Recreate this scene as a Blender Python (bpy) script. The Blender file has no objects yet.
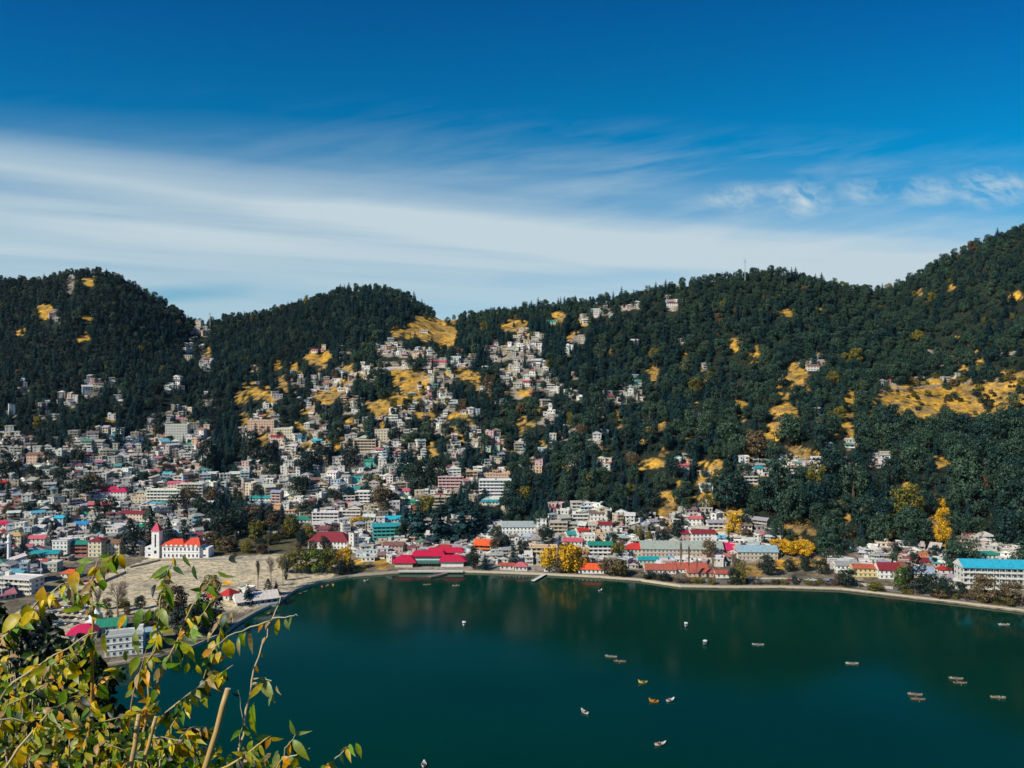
import bpy, math, random
import numpy as np
from mathutils import Vector, Matrix
R = math.radians
scene = bpy.context.scene
C = scene.collection
rng = np.random.default_rng(7)
rnd = random.Random(11)
F = 773.0; H = 140.0            # focal length in pixels, camera height above the lake

# ------------------------------------------------------------------ camera, sky, sun, exposure
cd = bpy.data.cameras.new('camera'); cam = bpy.data.objects.new('camera', cd); C.objects.link(cam)
cd.sensor_width = 36; cd.lens = 36*F/1024; cd.clip_start = .05; cd.clip_end = 30000
cam.location = (0, 0, H); cam.rotation_euler = (R(90), 0, 0); scene.camera = cam
SUN_EL = 37; SUN_DIR = Vector((-.76, -.65, 0)).normalized()*math.cos(R(SUN_EL)) + Vector((0, 0, math.sin(R(SUN_EL))))
sl = bpy.data.lights.new('sun', 'SUN'); sl.energy = 5.0; sl.angle = R(.5); sl.color = (1, .93, .80)
so = bpy.data.objects.new('sun', sl); C.objects.link(so)
so.rotation_euler = SUN_DIR.to_track_quat('Z', 'Y').to_euler()
w = bpy.data.worlds.new('World'); scene.world = w; w.use_nodes = True
nt = w.node_tree; N = nt.nodes; L = nt.links; N.clear()
def nd(t, **k):
    n = N.new(t)
    for a, b in k.items(): setattr(n, a, b)
    return n
def mth(op, a, b=None, c=None, clamp=False):
    n = nd('ShaderNodeMath', operation=op, use_clamp=clamp)
    for i, v in enumerate((a, b, c)):
        if v is None: continue
        if isinstance(v, (int, float)): n.inputs[i].default_value = v
        else: L.new(v, n.inputs[i])
    return n.outputs[0]
def ramp(v, pts, cols=False):
    n = nd('ShaderNodeValToRGB'); L.new(v, n.inputs[0]); e = n.color_ramp.elements
    while len(e) < len(pts): e.new(.5)
    for i, (p, c) in enumerate(pts):
        e[i].position = p; e[i].color = (*c, 1) if cols else (c, c, c, 1)
    return n.outputs[0]
sky = nd('ShaderNodeTexSky', sky_type='NISHITA', sun_disc=False, sun_elevation=R(SUN_EL),
         sun_rotation=math.atan2(SUN_DIR.x, SUN_DIR.y), altitude=2000, air_density=1.0, dust_density=.3, ozone_density=3.0)
hs = nd('ShaderNodeHueSaturation'); L.new(sky.outputs[0], hs.inputs['Color']); hs.inputs['Saturation'].default_value = 1.25
hs.inputs['Hue'].default_value = .49
tc = nd('ShaderNodeTexCoord'); sp = nd('ShaderNodeSeparateXYZ'); L.new(tc.outputs['Generated'], sp.inputs[0])
ay = mth('MAXIMUM', mth('ABSOLUTE', sp.outputs[1]), .06)
u_ = mth('DIVIDE', sp.outputs[0], ay); v_ = mth('DIVIDE', sp.outputs[2], ay)
# the sky above the horizon deepens quickly
vg = ramp(v_, [(0, (1.0, 1.0, 1.0)), (.14, (.42, .98, 1.)), (.30, (.0, 1.05, 1.15)), (.52, (.0, .72, 1.1))], True)
mx = nd('ShaderNodeMix', data_type='RGBA', blend_type='MULTIPLY'); mx.inputs[0].default_value = 1
L.new(hs.outputs[0], mx.inputs[6]); L.new(vg, mx.inputs[7])
def skynoise(su, sv, sc, det, rough, tilt, off=0.):
    cb = nd('ShaderNodeCombineXYZ')
    L.new(mth('MULTIPLY', u_, su), cb.inputs[0])
    L.new(mth('MULTIPLY', mth('ADD', v_, mth('MULTIPLY', u_, tilt)), sv), cb.inputs[1]); cb.inputs[2].default_value = off
    n = nd('ShaderNodeTexNoise'); L.new(cb.outputs[0], n.inputs[0])
    n.inputs['Scale'].default_value = sc; n.inputs['Detail'].default_value = det; n.inputs['Roughness'].default_value = rough
    n.inputs['Distortion'].default_value = .35
    return n.outputs[0]
# high streaked cirrus: a broad veil whose top edge sinks to the right, bright ribs inside it
warp = mth('MULTIPLY', mth('SUBTRACT', skynoise(.9, 2.0, 1.5, 3, .45, .1, 3.), .5), .07)
tv = mth('ADD', mth('ADD', v_, mth('MULTIPLY', u_, .06)), warp)
veil = ramp(tv, [(.0, .5), (.085, .60), (.100, .62), (.135, .66), (.165, .84), (.200, .80), (.228, .36), (.255, .30), (.285, .10), (.33, 0)])
st = ramp(skynoise(.6, 19, 1.5, 6, .58, .07, 1.), [(.30, .60), (.5, .90), (.68, 1.15)])
rib = ramp(mth('ADD', mth('ADD', v_, mth('MULTIPLY', u_, .135)), mth('MULTIPLY', warp, .25)), [(.165, 0), (.192, .50), (.202, .36), (.245, 0)])
low = ramp(mth('ADD', v_, mth('MULTIPLY', warp, .25)), [(.085, 0), (.12, .0), (.15, .10), (.185, .16), (.22, 0)])
gap = ramp(mth('ADD', mth('ADD', v_, mth('MULTIPLY', u_, -.045)), mth('MULTIPLY', warp, .12)), [(.122, 0), (.132, .50), (.138, .5), (.152, 0)])
gm = ramp(skynoise(1.3, 1, 1.3, 2, .5, 0., 9.), [(.42, 0), (.55, 1)])
wis = mth('MULTIPLY', ramp(skynoise(2.4, 15, 1.6, 8, .64, -.16, 5.), [(.43, 0), (.70, .75)]), mth('MULTIPLY', ramp(tv, [(.14, 0), (.2, .3), (.29, .38), (.37, 0)]), ramp(mth('ADD', u_, .7), [(.2, .15), (.62, .5), (.95, 1)])))
# a row of small puffs on the right
def puff(cu, cv, ru, rv, a):
    du = mth('DIVIDE', mth('SUBTRACT', u_, cu), ru)
    dv = mth('DIVIDE', mth('SUBTRACT', v_, cv), rv)
    r2 = mth('ADD', mth('MULTIPLY', du, du), mth('MULTIPLY', dv, dv))
    return mth('MULTIPLY', mth('SUBTRACT', 1, r2, clamp=True), a)
pf = None
for (x, y, rx, ry, a) in [(738, 196, 40, 17, .45), (800, 199, 38, 22, .6), (866, 191, 40, 15, .4), (928, 191, 40, 17, .45), (990, 188, 44, 24, .7)]:
    q = puff((x-512)/F, (384-y)/F, rx/F, ry/F, a); pf = q if pf is None else mth('MAXIMUM', pf, q)
pf = mth('MULTIPLY', pf, ramp(skynoise(14, 22, 1.6, 6, .65, .3, 2.), [(.40, .0), (.66, 1.15)]))
cl = mth('ADD', mth('MULTIPLY', veil, st), mth('ADD', rib, low)); cl = mth('SUBTRACT', cl, mth('MULTIPLY', gap, gm))
cl = mth('ADD', cl, mth('ADD', wis, pf)); cl = mth('MINIMUM', mth('MAXIMUM', cl, 0), .97)
above = ramp(sp.outputs[2], [(0, 0), (.02, 1)]); cl = mth('MULTIPLY', cl, above)
m2 = nd('ShaderNodeMix', data_type='RGBA'); L.new(cl, m2.inputs[0]); L.new(mx.outputs[2], m2.inputs[6])
SKYB = .095
m2.inputs[7].default_value = (5.9, 7.1, 7.7, 1)
bg = nd('ShaderNodeBackground'); L.new(m2.outputs[2], bg.inputs[0]); bg.inputs[1].default_value = SKYB
ow = nd('ShaderNodeOutputWorld'); L.new(bg.outputs[0], ow.inputs[0])
vs = scene.view_settings; vs.view_transform = 'Standard'; vs.look = 'None'; vs.exposure = 0.0; vs.gamma = 1; vs.use_curve_mapping = False
cy = scene.cycles; cy.max_bounces = 5; cy.diffuse_bounces = 2; cy.glossy_bounces = 2; cy.transmission_bounces = 2; cy.transparent_max_bounces = 4
cy.caustics_reflective = False; cy.caustics_refractive = False

# ------------------------------------------------------------------ materials
def mat(name, build):
    m = bpy.data.materials.new(name); m.use_nodes = True
    t = m.node_tree; b = t.nodes['Principled BSDF']; build(t, b); return m
def noise(t, scale, det=4, rough=.55, src='Object', vec=None):
    n = t.nodes.new('ShaderNodeTexNoise'); n.inputs['Scale'].default_value = scale
    n.inputs['Detail'].default_value = det; n.inputs['Roughness'].default_value = rough
    if vec is None:
        c = t.nodes.new('ShaderNodeTexCoord'); vec = c.outputs[src]
    t.links.new(vec, n.inputs['Vector']); return n.outputs['Fac']
def cramp(t, v, pts):
    n = t.nodes.new('ShaderNodeValToRGB'); t.links.new(v, n.inputs[0]); e = n.color_ramp.elements
    while len(e) < len(pts): e.new(.5)
    for i, (p, c) in enumerate(pts): e[i].position = p; e[i].color = (*c, 1) if isinstance(c, tuple) else (c, c, c, 1)
    return n.outputs[0]
def mul(t, a, b, f=1., mode='MULTIPLY'):
    n = t.nodes.new('ShaderNodeMix'); n.data_type = 'RGBA'; n.blend_type = mode
    if isinstance(f, float): n.inputs[0].default_value = f
    else: t.links.new(f, n.inputs[0])
    for i, s in ((6, a), (7, b)):
        if isinstance(s, tuple): n.inputs[i].default_value = (*s, 1)
        else: t.links.new(s, n.inputs[i])
    return n.outputs[2]
def attr(t, name):
    n = t.nodes.new('ShaderNodeAttribute'); n.attribute_name = name; return n.outputs['Color']
def bump(t, b, v, s, d):
    n = t.nodes.new('ShaderNodeBump'); n.inputs['Strength'].default_value = s; n.inputs['Distance'].default_value = d
    t.links.new(v, n.inputs['Height']); t.links.new(n.outputs[0], b.inputs['Normal'])
def m_plaster(t, b):
    c = mul(t, attr(t, 'Col'), cramp(t, noise(t, .9, 5), [(.3, .78), (.6, 1.0)]))
    t.links.new(c, b.inputs['Base Color']); b.inputs['Roughness'].default_value = .85
def m_roof(t, b):
    c = mul(t, attr(t, 'Col'), cramp(t, noise(t, .7, 6), [(.3, (.62, .60, .58)), (.55, (1., 1., 1.)), (.75, (.85, .8, .75))]))
    t.links.new(c, b.inputs['Base Color']); b.inputs['Roughness'].default_value = .55
    n = t.nodes.new('ShaderNodeTexWave'); n.inputs['Scale'].default_value = 1.6
    tc = t.nodes.new('ShaderNodeTexCoord'); t.links.new(tc.outputs['Object'], n.inputs[0]); bump(t, b, n.outputs['Fac'], .4, .08)
def m_glass(t, b):
    b.inputs['Base Color'].default_value = (.02, .028, .035, 1); b.inputs['Roughness'].default_value = .12
def m_attr(t, b):
    t.links.new(attr(t, 'Col'), b.inputs['Base Color']); b.inputs['Roughness'].default_value = .5
def foliage(base, var, nscale=.35):
    def f(t, b):
        oi = t.nodes.new('ShaderNodeObjectInfo')
        c = cramp(t, oi.outputs['Random'], [(0, base), (.5, tuple((p+q)/2 for p, q in zip(base, var))), (1, var)])
        g = t.nodes.new('ShaderNodeNewGeometry')
        rp = cramp(t, g.outputs['Random Per Island'], [(0, (.45, .52, .55)), (.6, (1., 1., 1.)), (1, (1.9, 1.8, 1.5))])
        c = mul(t, c, rp)
        t.links.new(c, b.inputs['Base Color']); b.inputs['Roughness'].default_value = .62
        b.inputs['Specular IOR Level'].default_value = .25
    return f
def m_bark(t, b):
    t.links.new(cramp(t, noise(t, 3), [(.3, (.05, .035, .025)), (.7, (.12, .09, .065))]), b.inputs['Base Color']); b.inputs['Roughness'].default_value = .9
def m_twig(t, b):
    t.links.new(cramp(t, noise(t, 3), [(.3, (.16, .11, .08)), (.7, (.30, .22, .16))]), b.inputs['Base Color']); b.inputs['Roughness'].default_value = .9
def m_ground(t, b):
    n1 = noise(t, .06, 6, .6); n2 = noise(t, .5, 4)
    c = mul(t, attr(t, 'Col'), cramp(t, n1, [(.3, (.6, .6, .6)), (.5, (1., 1., 1.)), (.7, (1.25, 1.2, 1.1))])); c = mul(t, c, cramp(t, noise(t, .22, 5, .7), [(.38, (.52, .52, .54)), (.52, (1., 1., 1.)), (.66, (1.18, 1.15, 1.1))]))
    c = mul(t, c, cramp(t, n2, [(.3, (.7, .7, .7)), (.7, (1.2, 1.2, 1.2))]))
    t.links.new(c, b.inputs['Base Color']); b.inputs['Roughness'].default_value = .95; b.inputs['Specular IOR Level'].default_value = .1
    bump(t, b, n2, .6, .6)
def m_water(t, b):
    tc = t.nodes.new('ShaderNodeTexCoord'); mp = t.nodes.new('ShaderNodeMapping'); mp.inputs['Scale'].default_value = (.5, 1., 1)
    t.links.new(tc.outputs['Object'], mp.inputs[0])
    a = noise(t, .55, 5, .6, vec=mp.outputs[0]); l = noise(t, .012, 3, .5, vec=mp.outputs[0])
    t.links.new(cramp(t, l, [(.3, (.0001, .023, .014)), (.7, (.0002, .033, .019))]), b.inputs['Base Color'])
    b.inputs['Roughness'].default_value = .09; b.inputs['IOR'].default_value = 1.33; b.inputs['Specular IOR Level'].default_value = .17; b.inputs['Specular Tint'].default_value = (.3, 1, .7, 1)
    pm = cramp(t, noise(t, .02, 4, .6, vec=mp.outputs[0]), [(.42, .25), (.6, 1.)]); a2 = t.nodes.new('ShaderNodeMath'); a2.operation = 'MULTIPLY'; t.links.new(a, a2.inputs[0]); t.links.new(pm, a2.inputs[1]); bump(t, b, a2.outputs[0], .42, .12)
MT = dict(plaster=mat('painted_plaster', m_plaster), roof=mat('sheet_roof', m_roof), glass=mat('window_glass', m_glass), paint=mat('paint', m_attr),
          bark=mat('bark', m_bark), twig=mat('bare_twigs', m_twig), ground=mat('hillside_ground', m_ground), water=mat('lake_water', m_water),
          oak=mat('oak_leaves', foliage((.006, .030, .028), (.042, .080, .046))),
          cedar=mat('cedar_needles', foliage((.003, .024, .032), (.013, .050, .052))),
          dark=mat('shade_tree_leaves', foliage((.008, .022, .021), (.020, .040, .028))),
          yellow=mat('autumn_leaves', foliage((.50, .26, .010), (.62, .36, .012))),
          olive=mat('olive_leaves', foliage((.10, .10, .018), (.17, .14, .02))),
          brown=mat('dry_leaves', foliage((.085, .055, .035), (.14, .10, .05))),
          bright=mat('pale_green_leaves', foliage((.05, .10, .02), (.09, .13, .02))))

# ------------------------------------------------------------------ helpers
class MB:
    def __init__(s): s.v = []; s.f = []; s.c = []; s.m = []
    def face(s, pts, col=(.5, .5, .5), m=0):
        i = len(s.v); s.v += [tuple(p) for p in pts]; s.f.append(tuple(range(i, i+len(pts)))); s.c.append(col); s.m.append(m)
    def box(s, x0, x1, y0, y1, z0, z1, col=(.5, .5, .5), m=0, top=None):
        i = len(s.v); s.v += [(x0, y0, z0), (x1, y0, z0), (x1, y1, z0), (x0, y1, z0), (x0, y0, z1), (x1, y0, z1), (x1, y1, z1), (x0, y1, z1)]
        for q in ((0, 3, 2, 1), (4, 5, 6, 7), (0, 1, 5, 4), (1, 2, 6, 5), (2, 3, 7, 6), (3, 0, 4, 7)):
            s.f.append(tuple(i+k for k in q)); s.m.append(m); s.c.append(top if (top and q == (4, 5, 6, 7)) else col)
    def poly(s, verts, faces, col, m=0):
        i = len(s.v); s.v += [tuple(p) for p in verts]
        for q in faces: s.f.append(tuple(i+k for k in q)); s.m.append(m); s.c.append(col)
    def tube(s, pts, rad, n=6, col=(.5, .5, .5), m=0):
        i0 = len(s.v); P = [Vector(p) for p in pts]
        for k, p in enumerate(P):
            d = (P[min(k+1, len(P)-1)]-P[max(k-1, 0)]).normalized()
            a = d.orthogonal().normalized(); b2 = d.cross(a); r = rad[k] if hasattr(rad, '__len__') else rad
            for j in range(n):
                an = 2*math.pi*j/n; s.v.append(tuple(p+a*math.cos(an)*r+b2*math.sin(an)*r))
        for k in range(len(P)-1):
            for j in range(n):
                a0 = i0+k*n+j; a1 = i0+k*n+(j+1) % n
                s.f.append((a0, a1, a1+n, a0+n)); s.c.append(col); s.m.append(m)
        s.f.append(tuple(i0+j for j in range(n))[::-1]); s.c.append(col); s.m.append(m)
        s.f.append(tuple(i0+(len(P)-1)*n+j for j in range(n))); s.c.append(col); s.m.append(m)
    def add(s, o, M=None):
        i = len(s.v)
        if M is None: s.v += o.v
        else: s.v += [tuple(M @ Vector(p)) for p in o.v]
        s.f += [tuple(k+i for k in q) for q in o.f]; s.c += o.c; s.m += o.m
    def mesh(s, name, mats, smooth=False):
        me = bpy.data.meshes.new(name); me.from_pydata(s.v, [], s.f)
        for m in mats: me.materials.append(m)
        me.polygons.foreach_set('material_index', s.m)
        a = me.attributes.new('Col', 'FLOAT_COLOR', 'FACE')
        a.data.foreach_set('color', np.array([(c[0], c[1], c[2], 1.) for c in s.c], dtype=np.float32).ravel())
        if smooth: me.polygons.foreach_set('use_smooth', [True]*len(s.f))
        me.update(); return me
def obj(name, me, parent=None, loc=None, rz=None, **props):
    o = bpy.data.objects.new(name, me); C.objects.link(o)
    if parent is not None: o.parent = parent
    if loc is not None: o.location = loc
    if rz is not None: o.rotation_euler = (0, 0, rz)
    for k, v in props.items(): o[k] = v
    return o
HM = [MT['plaster'], MT['glass'], MT['roof']]

# value noise
_g = rng.random((256, 256))
def vn(x, y):
    xi = np.floor(x).astype(int); yi = np.floor(y).astype(int); fx = x-xi; fy = y-yi
    fx = fx*fx*(3-2*fx); fy = fy*fy*(3-2*fy)
    g = lambda a, b: _g[a & 255, b & 255]
    return (g(xi, yi)*(1-fx)+g(xi+1, yi)*fx)*(1-fy)+(g(xi, yi+1)*(1-fx)+g(xi+1, yi+1)*fx)*fy
def fbm(x, y, o=4):
    s = 0; a = 1; t = 0
    for k in range(o): s = s+a*vn(x*2**k+17*k, y*2**k+31*k); t += a; a *= .5
    return s/t-.5

# ------------------------------------------------------------------ terrain
PX = [-500, 0, 100, 200, 300, 400, 500, 600, 700, 800, 880, 960, 1024, 1500]
T_YF = [760, 735, 730, 715, 700, 670, 650, 630, 612, 592, 575, 560, 548, 500]
T_YM = [1060, 1050, 1050, 1060, 1050, 1020, 980, 940, 915, 895, 885, 875, 865, 800]
T_YR = [1350, 1350, 1350, 1400, 1480, 1400, 1250, 1150, 1120, 1150, 1180, 1150, 1130, 1080]
RP = [(-500, 300), (-50, 286), (0, 287), (40, 286), (80, 279), (110, 281), (140, 298), (170, 315), (192, 329), (205, 331), (230, 325), (270, 320), (300, 311), (340, 299), (370, 294), (400, 299), (420, 312), (440, 326), (470, 324), (510, 319), (560, 313), (600, 307), (650, 299), (700, 290), (745, 283), (780, 281), (820, 290), (850, 297), (885, 300), (905, 293), (930, 279), (960, 264), (990, 251), (1024, 241), (1100, 215), (1500, 180)]
SH = [(-900, 800), (-500, 800), (-100, 722), (0, 694), (60, 676), (100, 667), (140, 661), (190, 649), (225, 634), (238, 624), (255, 614), (280, 602), (295, 591), (320, 583), (350, 577), (400, 573), (450, 572), (520, 574), (560, 576), (600, 578), (640, 581), (680, 587), (720, 588), (780, 588), (840, 590), (900, 597), (960, 604), (1024, 612), (1200, 640), (1500, 700)]
def shoreY(px):
    py = np.interp(px, [a for a, b in SH], [b for a, b in SH]); return H*F/(py-384)
UU = np.arange(-1.28, 1.2801, .004); YY = np.arange(240., 2300., 3.)
UG, YG = np.meshgrid(UU, YY, indexing='ij'); PG = 512+F*UG
def col(t): return np.interp(PG[:, 0], PX, t)
ys = shoreY(PG[:, 0]); yf = col(T_YF); ym = col(T_YM); yr = col(T_YR)
def sm1(a, k):
    kk = np.hanning(2*k+1); kk /= kk.sum(); return np.convolve(np.pad(a, k, mode='edge'), kk, 'valid')
yf = sm1(yf, 10); ym = sm1(ym, 10); yr = sm1(yr, 10)
pr = sm1(np.interp(PG[:, 0], [a for a, b in RP], [b for a, b in RP]), 3)
zr = H+yr*(384-pr)/F
ZG = np.zeros_like(YG)
pr = pr-np.interp(PG[:, 0], [0, 430, 620, 1024], [5, 5, 5.5, 9])
zr = H+yr*(384-pr)/F
for i in range(len(UU)):
    xs = [0, yf[i], ym[i], yr[i], yr[i]+300, yr[i]+700, 5000]
    zs = [4, 4, H, zr[i], zr[i]-150, 60, 60]
    z = np.interp(YY, xs, zs); zz = sm1(z, 16)
    wgt = np.clip(1-abs(YY-yr[i])/50, 0, 1)[:]          # keep the crest at its height
    ZG[i] = zz+wgt*(zr[i]-np.interp(yr[i], YY, zz))
up = np.clip((YG-yf[:, None])/120, 0, 1); rf = np.clip(abs(yr[:, None]-YG)/150, .12, 1)
XG = UG*YG
ZG += up*rf*(fbm(XG/170+40, YG/260+9, 3)*62+fbm(XG/60, YG/60, 3)*12) + up*fbm(XG/22, YG/22, 2)*3.0
dsh = YG-ys[:, None]
ZG = np.where(dsh > 0, np.minimum(ZG, 1.4+dsh*.05+np.maximum(dsh-60, 0)*3), -2-np.minimum(-dsh*.3, 8))
PYG = H-ZG; PYG = 384+F*PYG/YG
def zat(X, Y):
    X = np.asarray(X, float); Y = np.asarray(Y, float); u = X/Y
    a = np.clip((u-UU[0])/.004, 0, len(UU)-1.001); b = np.clip((Y-YY[0])/3., 0, len(YY)-1.001)
    i = a.astype(int); j = b.astype(int); p = a-i; q = b-j
    return ZG[i, j]*(1-p)*(1-q)+ZG[i+1, j]*p*(1-q)+ZG[i, j+1]*(1-p)*q+ZG[i+1, j+1]*p*q
def hit(px, py):
    """ground point seen at a pixel of the photograph (first hill surface along the ray)"""
    u = (px-512)/F; i = int(round((u-UU[0])/.004)); j0 = int((ys[i]-YY[0])/3)+2
    c = PYG[i, j0:]; k = np.argmax(c <= py)
    if c[k] > py: return None
    Y = YY[j0+k]
    if k > 0: Y -= 3*(py-c[k])/max(c[k-1]-c[k], 1e-6)
    return u*Y, Y, float(zat(u*Y, Y))
VIS = PYG.copy(); VIS[dsh < 0] = 1e9; VIS = np.minimum.accumulate(VIS, axis=1)   # lowest row seen so far along each ray
def shown(X, Y, top=0.):
    u = X/Y; i = int(np.clip(round((u-UU[0])/.004), 0, len(UU)-1)); j = int(np.clip((Y-YY[0])/3-1, 0, len(YY)-1))
    return 384+F*(H-float(zat(X, Y))-top)/Y < VIS[i, j]+1
def pix(X, Y, Z): return 512+F*X/Y, 384+F*(H-Z)/Y

# colour zones on the photograph's plan: dry grass clearings, built-up ground, bare earth
GRASS = [(430,330,25,9),(445,340,8,8),(415,385,11,13),(405,397,12,9),(382,405,10,8),(455,372,13,4),(262,392,13,7),(283,385,6,8),(298,375,4,5),(240,396,7,4),(318,356,11,6),(110,419,6,5),(97,426,3,2),(45,310,8,6),(86,318,5,5),(88,280,7,4),(83,336,4,4),(19,331,5,5),(527,392,8,4),(520,425,4,11),(512,325,14,4),(558,318,5,5),(583,321,4,3),(570,337,4,4),(652,377,4,9),(684,362,3,9),(703,367,3,4),(733,344,6,5),(797,376,12,8),(792,370,5,6),(786,411,14,7),(776,432,7,10),(765,440,12,5),(845,430,8,8),(800,455,15,6),(748,458,5,6),(930,398,36,17),(962,387,40,7),(1006,392,24,15),(990,403,14,5),(900,405,12,9),(845,413,6,4),(947,462,12,4),(917,467,5,3),(942,525,6,22),(938,540,8,8),(668,500,9,9),(664,520,9,11),(705,503,8,9),(735,520,9,13),(722,531,18,6),(790,547,20,7),(787,533,11,7),(798,523,6,9),(640,441,4,4),(562,466,5,3),(920,291,5,2),(950,288,4,3),(1018,296,6,5),(785,311,8,2),(825,309,5,2),(655,463,10,4),(357,565,12,5),(382,563,9,5),(365,526,12,9),(395,330,5,4),(350,370,6,4),(420,318,8,3),(445,318,12,3),(615,415,4,5),(620,424,3,5),(872,416,4,5),(1010,375,14,4),(208,352,5,3),(320,400,6,9),(345,385,5,5),(460,437,4,6),(488,440,4,4),(430,445,5,4),(700,465,6,5),(718,468,6,7),(840,500,4,6),(892,520,5,5),(640,540,20,5),(850,560,12,4),(760,570,22,5),(800,563,24,4),(935,385,30,6),(905,395,24,9),(980,412,18,6),(955,405,28,10)]
BUILT = [(262,428,21,13),(287,440,12,9),(318,430,9,28),(325,385,13,7),(345,377,11,9),(300,472,30,10),(355,440,13,11),(378,452,25,8),(398,425,10,23),(420,397,15,14),(440,402,12,13),(455,360,17,6),(408,353,30,5),(385,345,18,5),(370,372,13,5),(440,377,15,5),(435,425,8,11),(455,410,8,6),(350,402,9,9),(312,405,7,9),(500,352,14,7),(525,350,17,9),(530,368,18,13),(512,378,14,9),(542,383,13,8),(555,388,7,8),(520,345,5,12),(575,341,8,4),(600,312,10,5),(585,318,5,4),(630,308,13,3),(672,303,7,6),(760,473,21,10),(785,466,14,7),(815,468,12,4),(850,466,12,4),(876,462,11,4),(887,388,9,3),(905,383,20,4),(942,379,20,3),(815,364,6,4),(680,466,8,4),(703,477,8,4),(727,492,7,4),(490,482,20,13),(452,483,20,11),(433,500,12,8),(55,318,3,6),(70,285,3,8),(200,330,10,4),(190,350,5,12),(205,360,6,10),(170,388,8,3),(95,388,6,5),(70,403,8,4),(45,412,5,5),(148,425,6,4),(630,395,12,9),(640,385,4,8),(620,400,5,5),(565,350,5,3),(530,335,14,5),(425,325,8,3),(475,440,6,9),(455,455,8,5),(500,445,5,5),(345,352,5,3),(395,365,14,4),(650,545,140,22),(480,552,95,22),(890,565,60,12),(660,520,10,5),(585,520,30,9),(975,545,14,5),(1000,555,26,5),(700,522,22,7),(900,555,30,6),(485,500,14,6),(412,497,12,12),(205,430,6,8)]
POLYS = [[(-160, 452), (-60, 446), (0, 434), (18, 432), (32, 445), (45, 456), (70, 443), (100, 434), (130, 438), (150, 428), (172, 411), (188, 411), (197, 428), (207, 460), (217, 485), (232, 480), (245, 462), (262, 455), (290, 455), (320, 466), (345, 462), (365, 458), (402, 462), (412, 490), (400, 520), (372, 562), (335, 545), (300, 520), (235, 492), (212, 500), (205, 548), (60, 562), (0, 605), (-160, 605)]]
def inpoly(x, y, poly):
    r = np.zeros(np.shape(x), bool); n = len(poly)
    for k in range(n):
        x1, y1 = poly[k]; x2, y2 = poly[(k+1) % n]
        if y1 == y2: continue
        r ^= ((y1 > y) != (y2 > y)) & (x < (x2-x1)*(y-y1)/(y2-y1)+x1)
    return r
MW, MH, MO = 1400, 420, 180     # mask rasters over px -180..1220, py 230..650
gx, gy = np.meshgrid(np.arange(MW)-MO, np.arange(MH)+230, indexing='ij')
wx = gx+fbm(gx/9, gy/9, 3)*12+fbm(gx/3+9, gy/2.5, 2)*6; wy = gy+fbm(gx/9+50, gy/7+50, 3)*10+fbm(gx/3+90, gy/2.5, 2)*4
_r = np.random.default_rng(5)
for _k in range(120):
    _x, _y = _r.uniform(470, 1024), _r.uniform(335, 545)
    GRASS.append((_x, _y, _r.uniform(1.5, 4), _r.uniform(1.5, 4.5)))
def raster(ell, k=1.):
    m = np.zeros((MW, MH))
    for (cx, cy_, rx, ry) in ell:
        m = np.maximum(m, 1-((wx-cx)/(rx*k))**2-((wy-cy_)/(ry*k))**2)
    return m > 0
_r = np.random.default_rng(8)
for _k in range(110): BUILT.append((_r.uniform(250, 610), _r.uniform(358, 480), _r.uniform(2.5, 7), _r.uniform(1.6, 4)))
for _k in range(12): BUILT.append((_r.uniform(10, 220), _r.uniform(375, 432), _r.uniform(2.5, 5), _r.uniform(1.6, 3)))
for _k in range(26): BUILT.append((_r.uniform(620, 960), _r.uniform(330, 540), _r.uniform(2, 4.5), _r.uniform(1.5, 2.6)))
for _k in range(50): GRASS.append((_r.uniform(245, 500), _r.uniform(362, 455), _r.uniform(2.5, 7), _r.uniform(2, 5)))
for _k in range(30): GRASS.append((_r.uniform(640, 1010), _r.uniform(380, 550), _r.uniform(2.5, 7), _r.uniform(2, 6)))
GR = raster(GRASS, 1.17); BU = raster(BUILT, 1.06)
for p in POLYS: BU |= inpoly(wx, wy, p)
PARK = inpoly(wx, wy, [(212, 500), (245, 492), (300, 520), (330, 545), (345, 566), (300, 556), (205, 556)])
SAND = inpoly(gx, gy, [(-40, 640), (60, 590), (128, 566), (150, 557), (215, 556), (300, 553), (335, 566), (330, 582), (300, 590), (280, 601), (240, 612), (180, 606), (150, 612), (125, 612), (60, 640), (0, 660)])
def msk(M_, px, py):
    i = np.clip(np.asarray(px, float)+MO, 0, MW-1).astype(int); j = np.clip(np.asarray(py, float)-230, 0, MH-1).astype(int); return M_[i, j]

cols_i = np.arange(0, len(UU), 1)
rows = []                                   # per column: list of Y values
V = []; CO = []; nr = 0
NR = 300
tt = np.linspace(0, 1, NR)
for i in cols_i:
    y1 = ys[i]; Ys_ = np.concatenate([[y1-90, y1-30, y1-2.2, y1-.4, y1+1.5], y1+3+(yr[i]+60-y1-3)*tt, yr[i]+60+np.array([60, 150, 300, 500, 900, 1300, 1700.])])
    u = UU[i]; zz = zat(np.clip(u*Ys_, -1e9, 1e9), np.clip(Ys_, 241, 2290)); zz = np.where(Ys_ > 2200, 40, zz)
    j = np.clip((np.clip(Ys_, 241, 2290)-YY[0])/3., 0, len(YY)-1.001); jj = j.astype(int); zz = ZG[i, jj]*(1-(j-jj))+ZG[i, jj+1]*(j-jj)
    zz[0] = -12; zz[1] = -10; zz[2] = -2.5; zz[3] = 1.2; zz[4] = 1.42
    zz = np.where(Ys_ > 2250, 40, zz)
    V.append(np.stack([u*Ys_, Ys_, zz], 1)); nr = len(Ys_)
V = np.concatenate(V); px = 512+F*V[:, 0]/V[:, 1]; py = 384+F*(H-V[:, 2])/V[:, 1]
soil = np.array([.022, .030, .020]); grassc = np.array([.56, .31, .05]); built = np.array([.30, .26, .21]); sand = np.array([.60, .51, .34])
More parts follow.
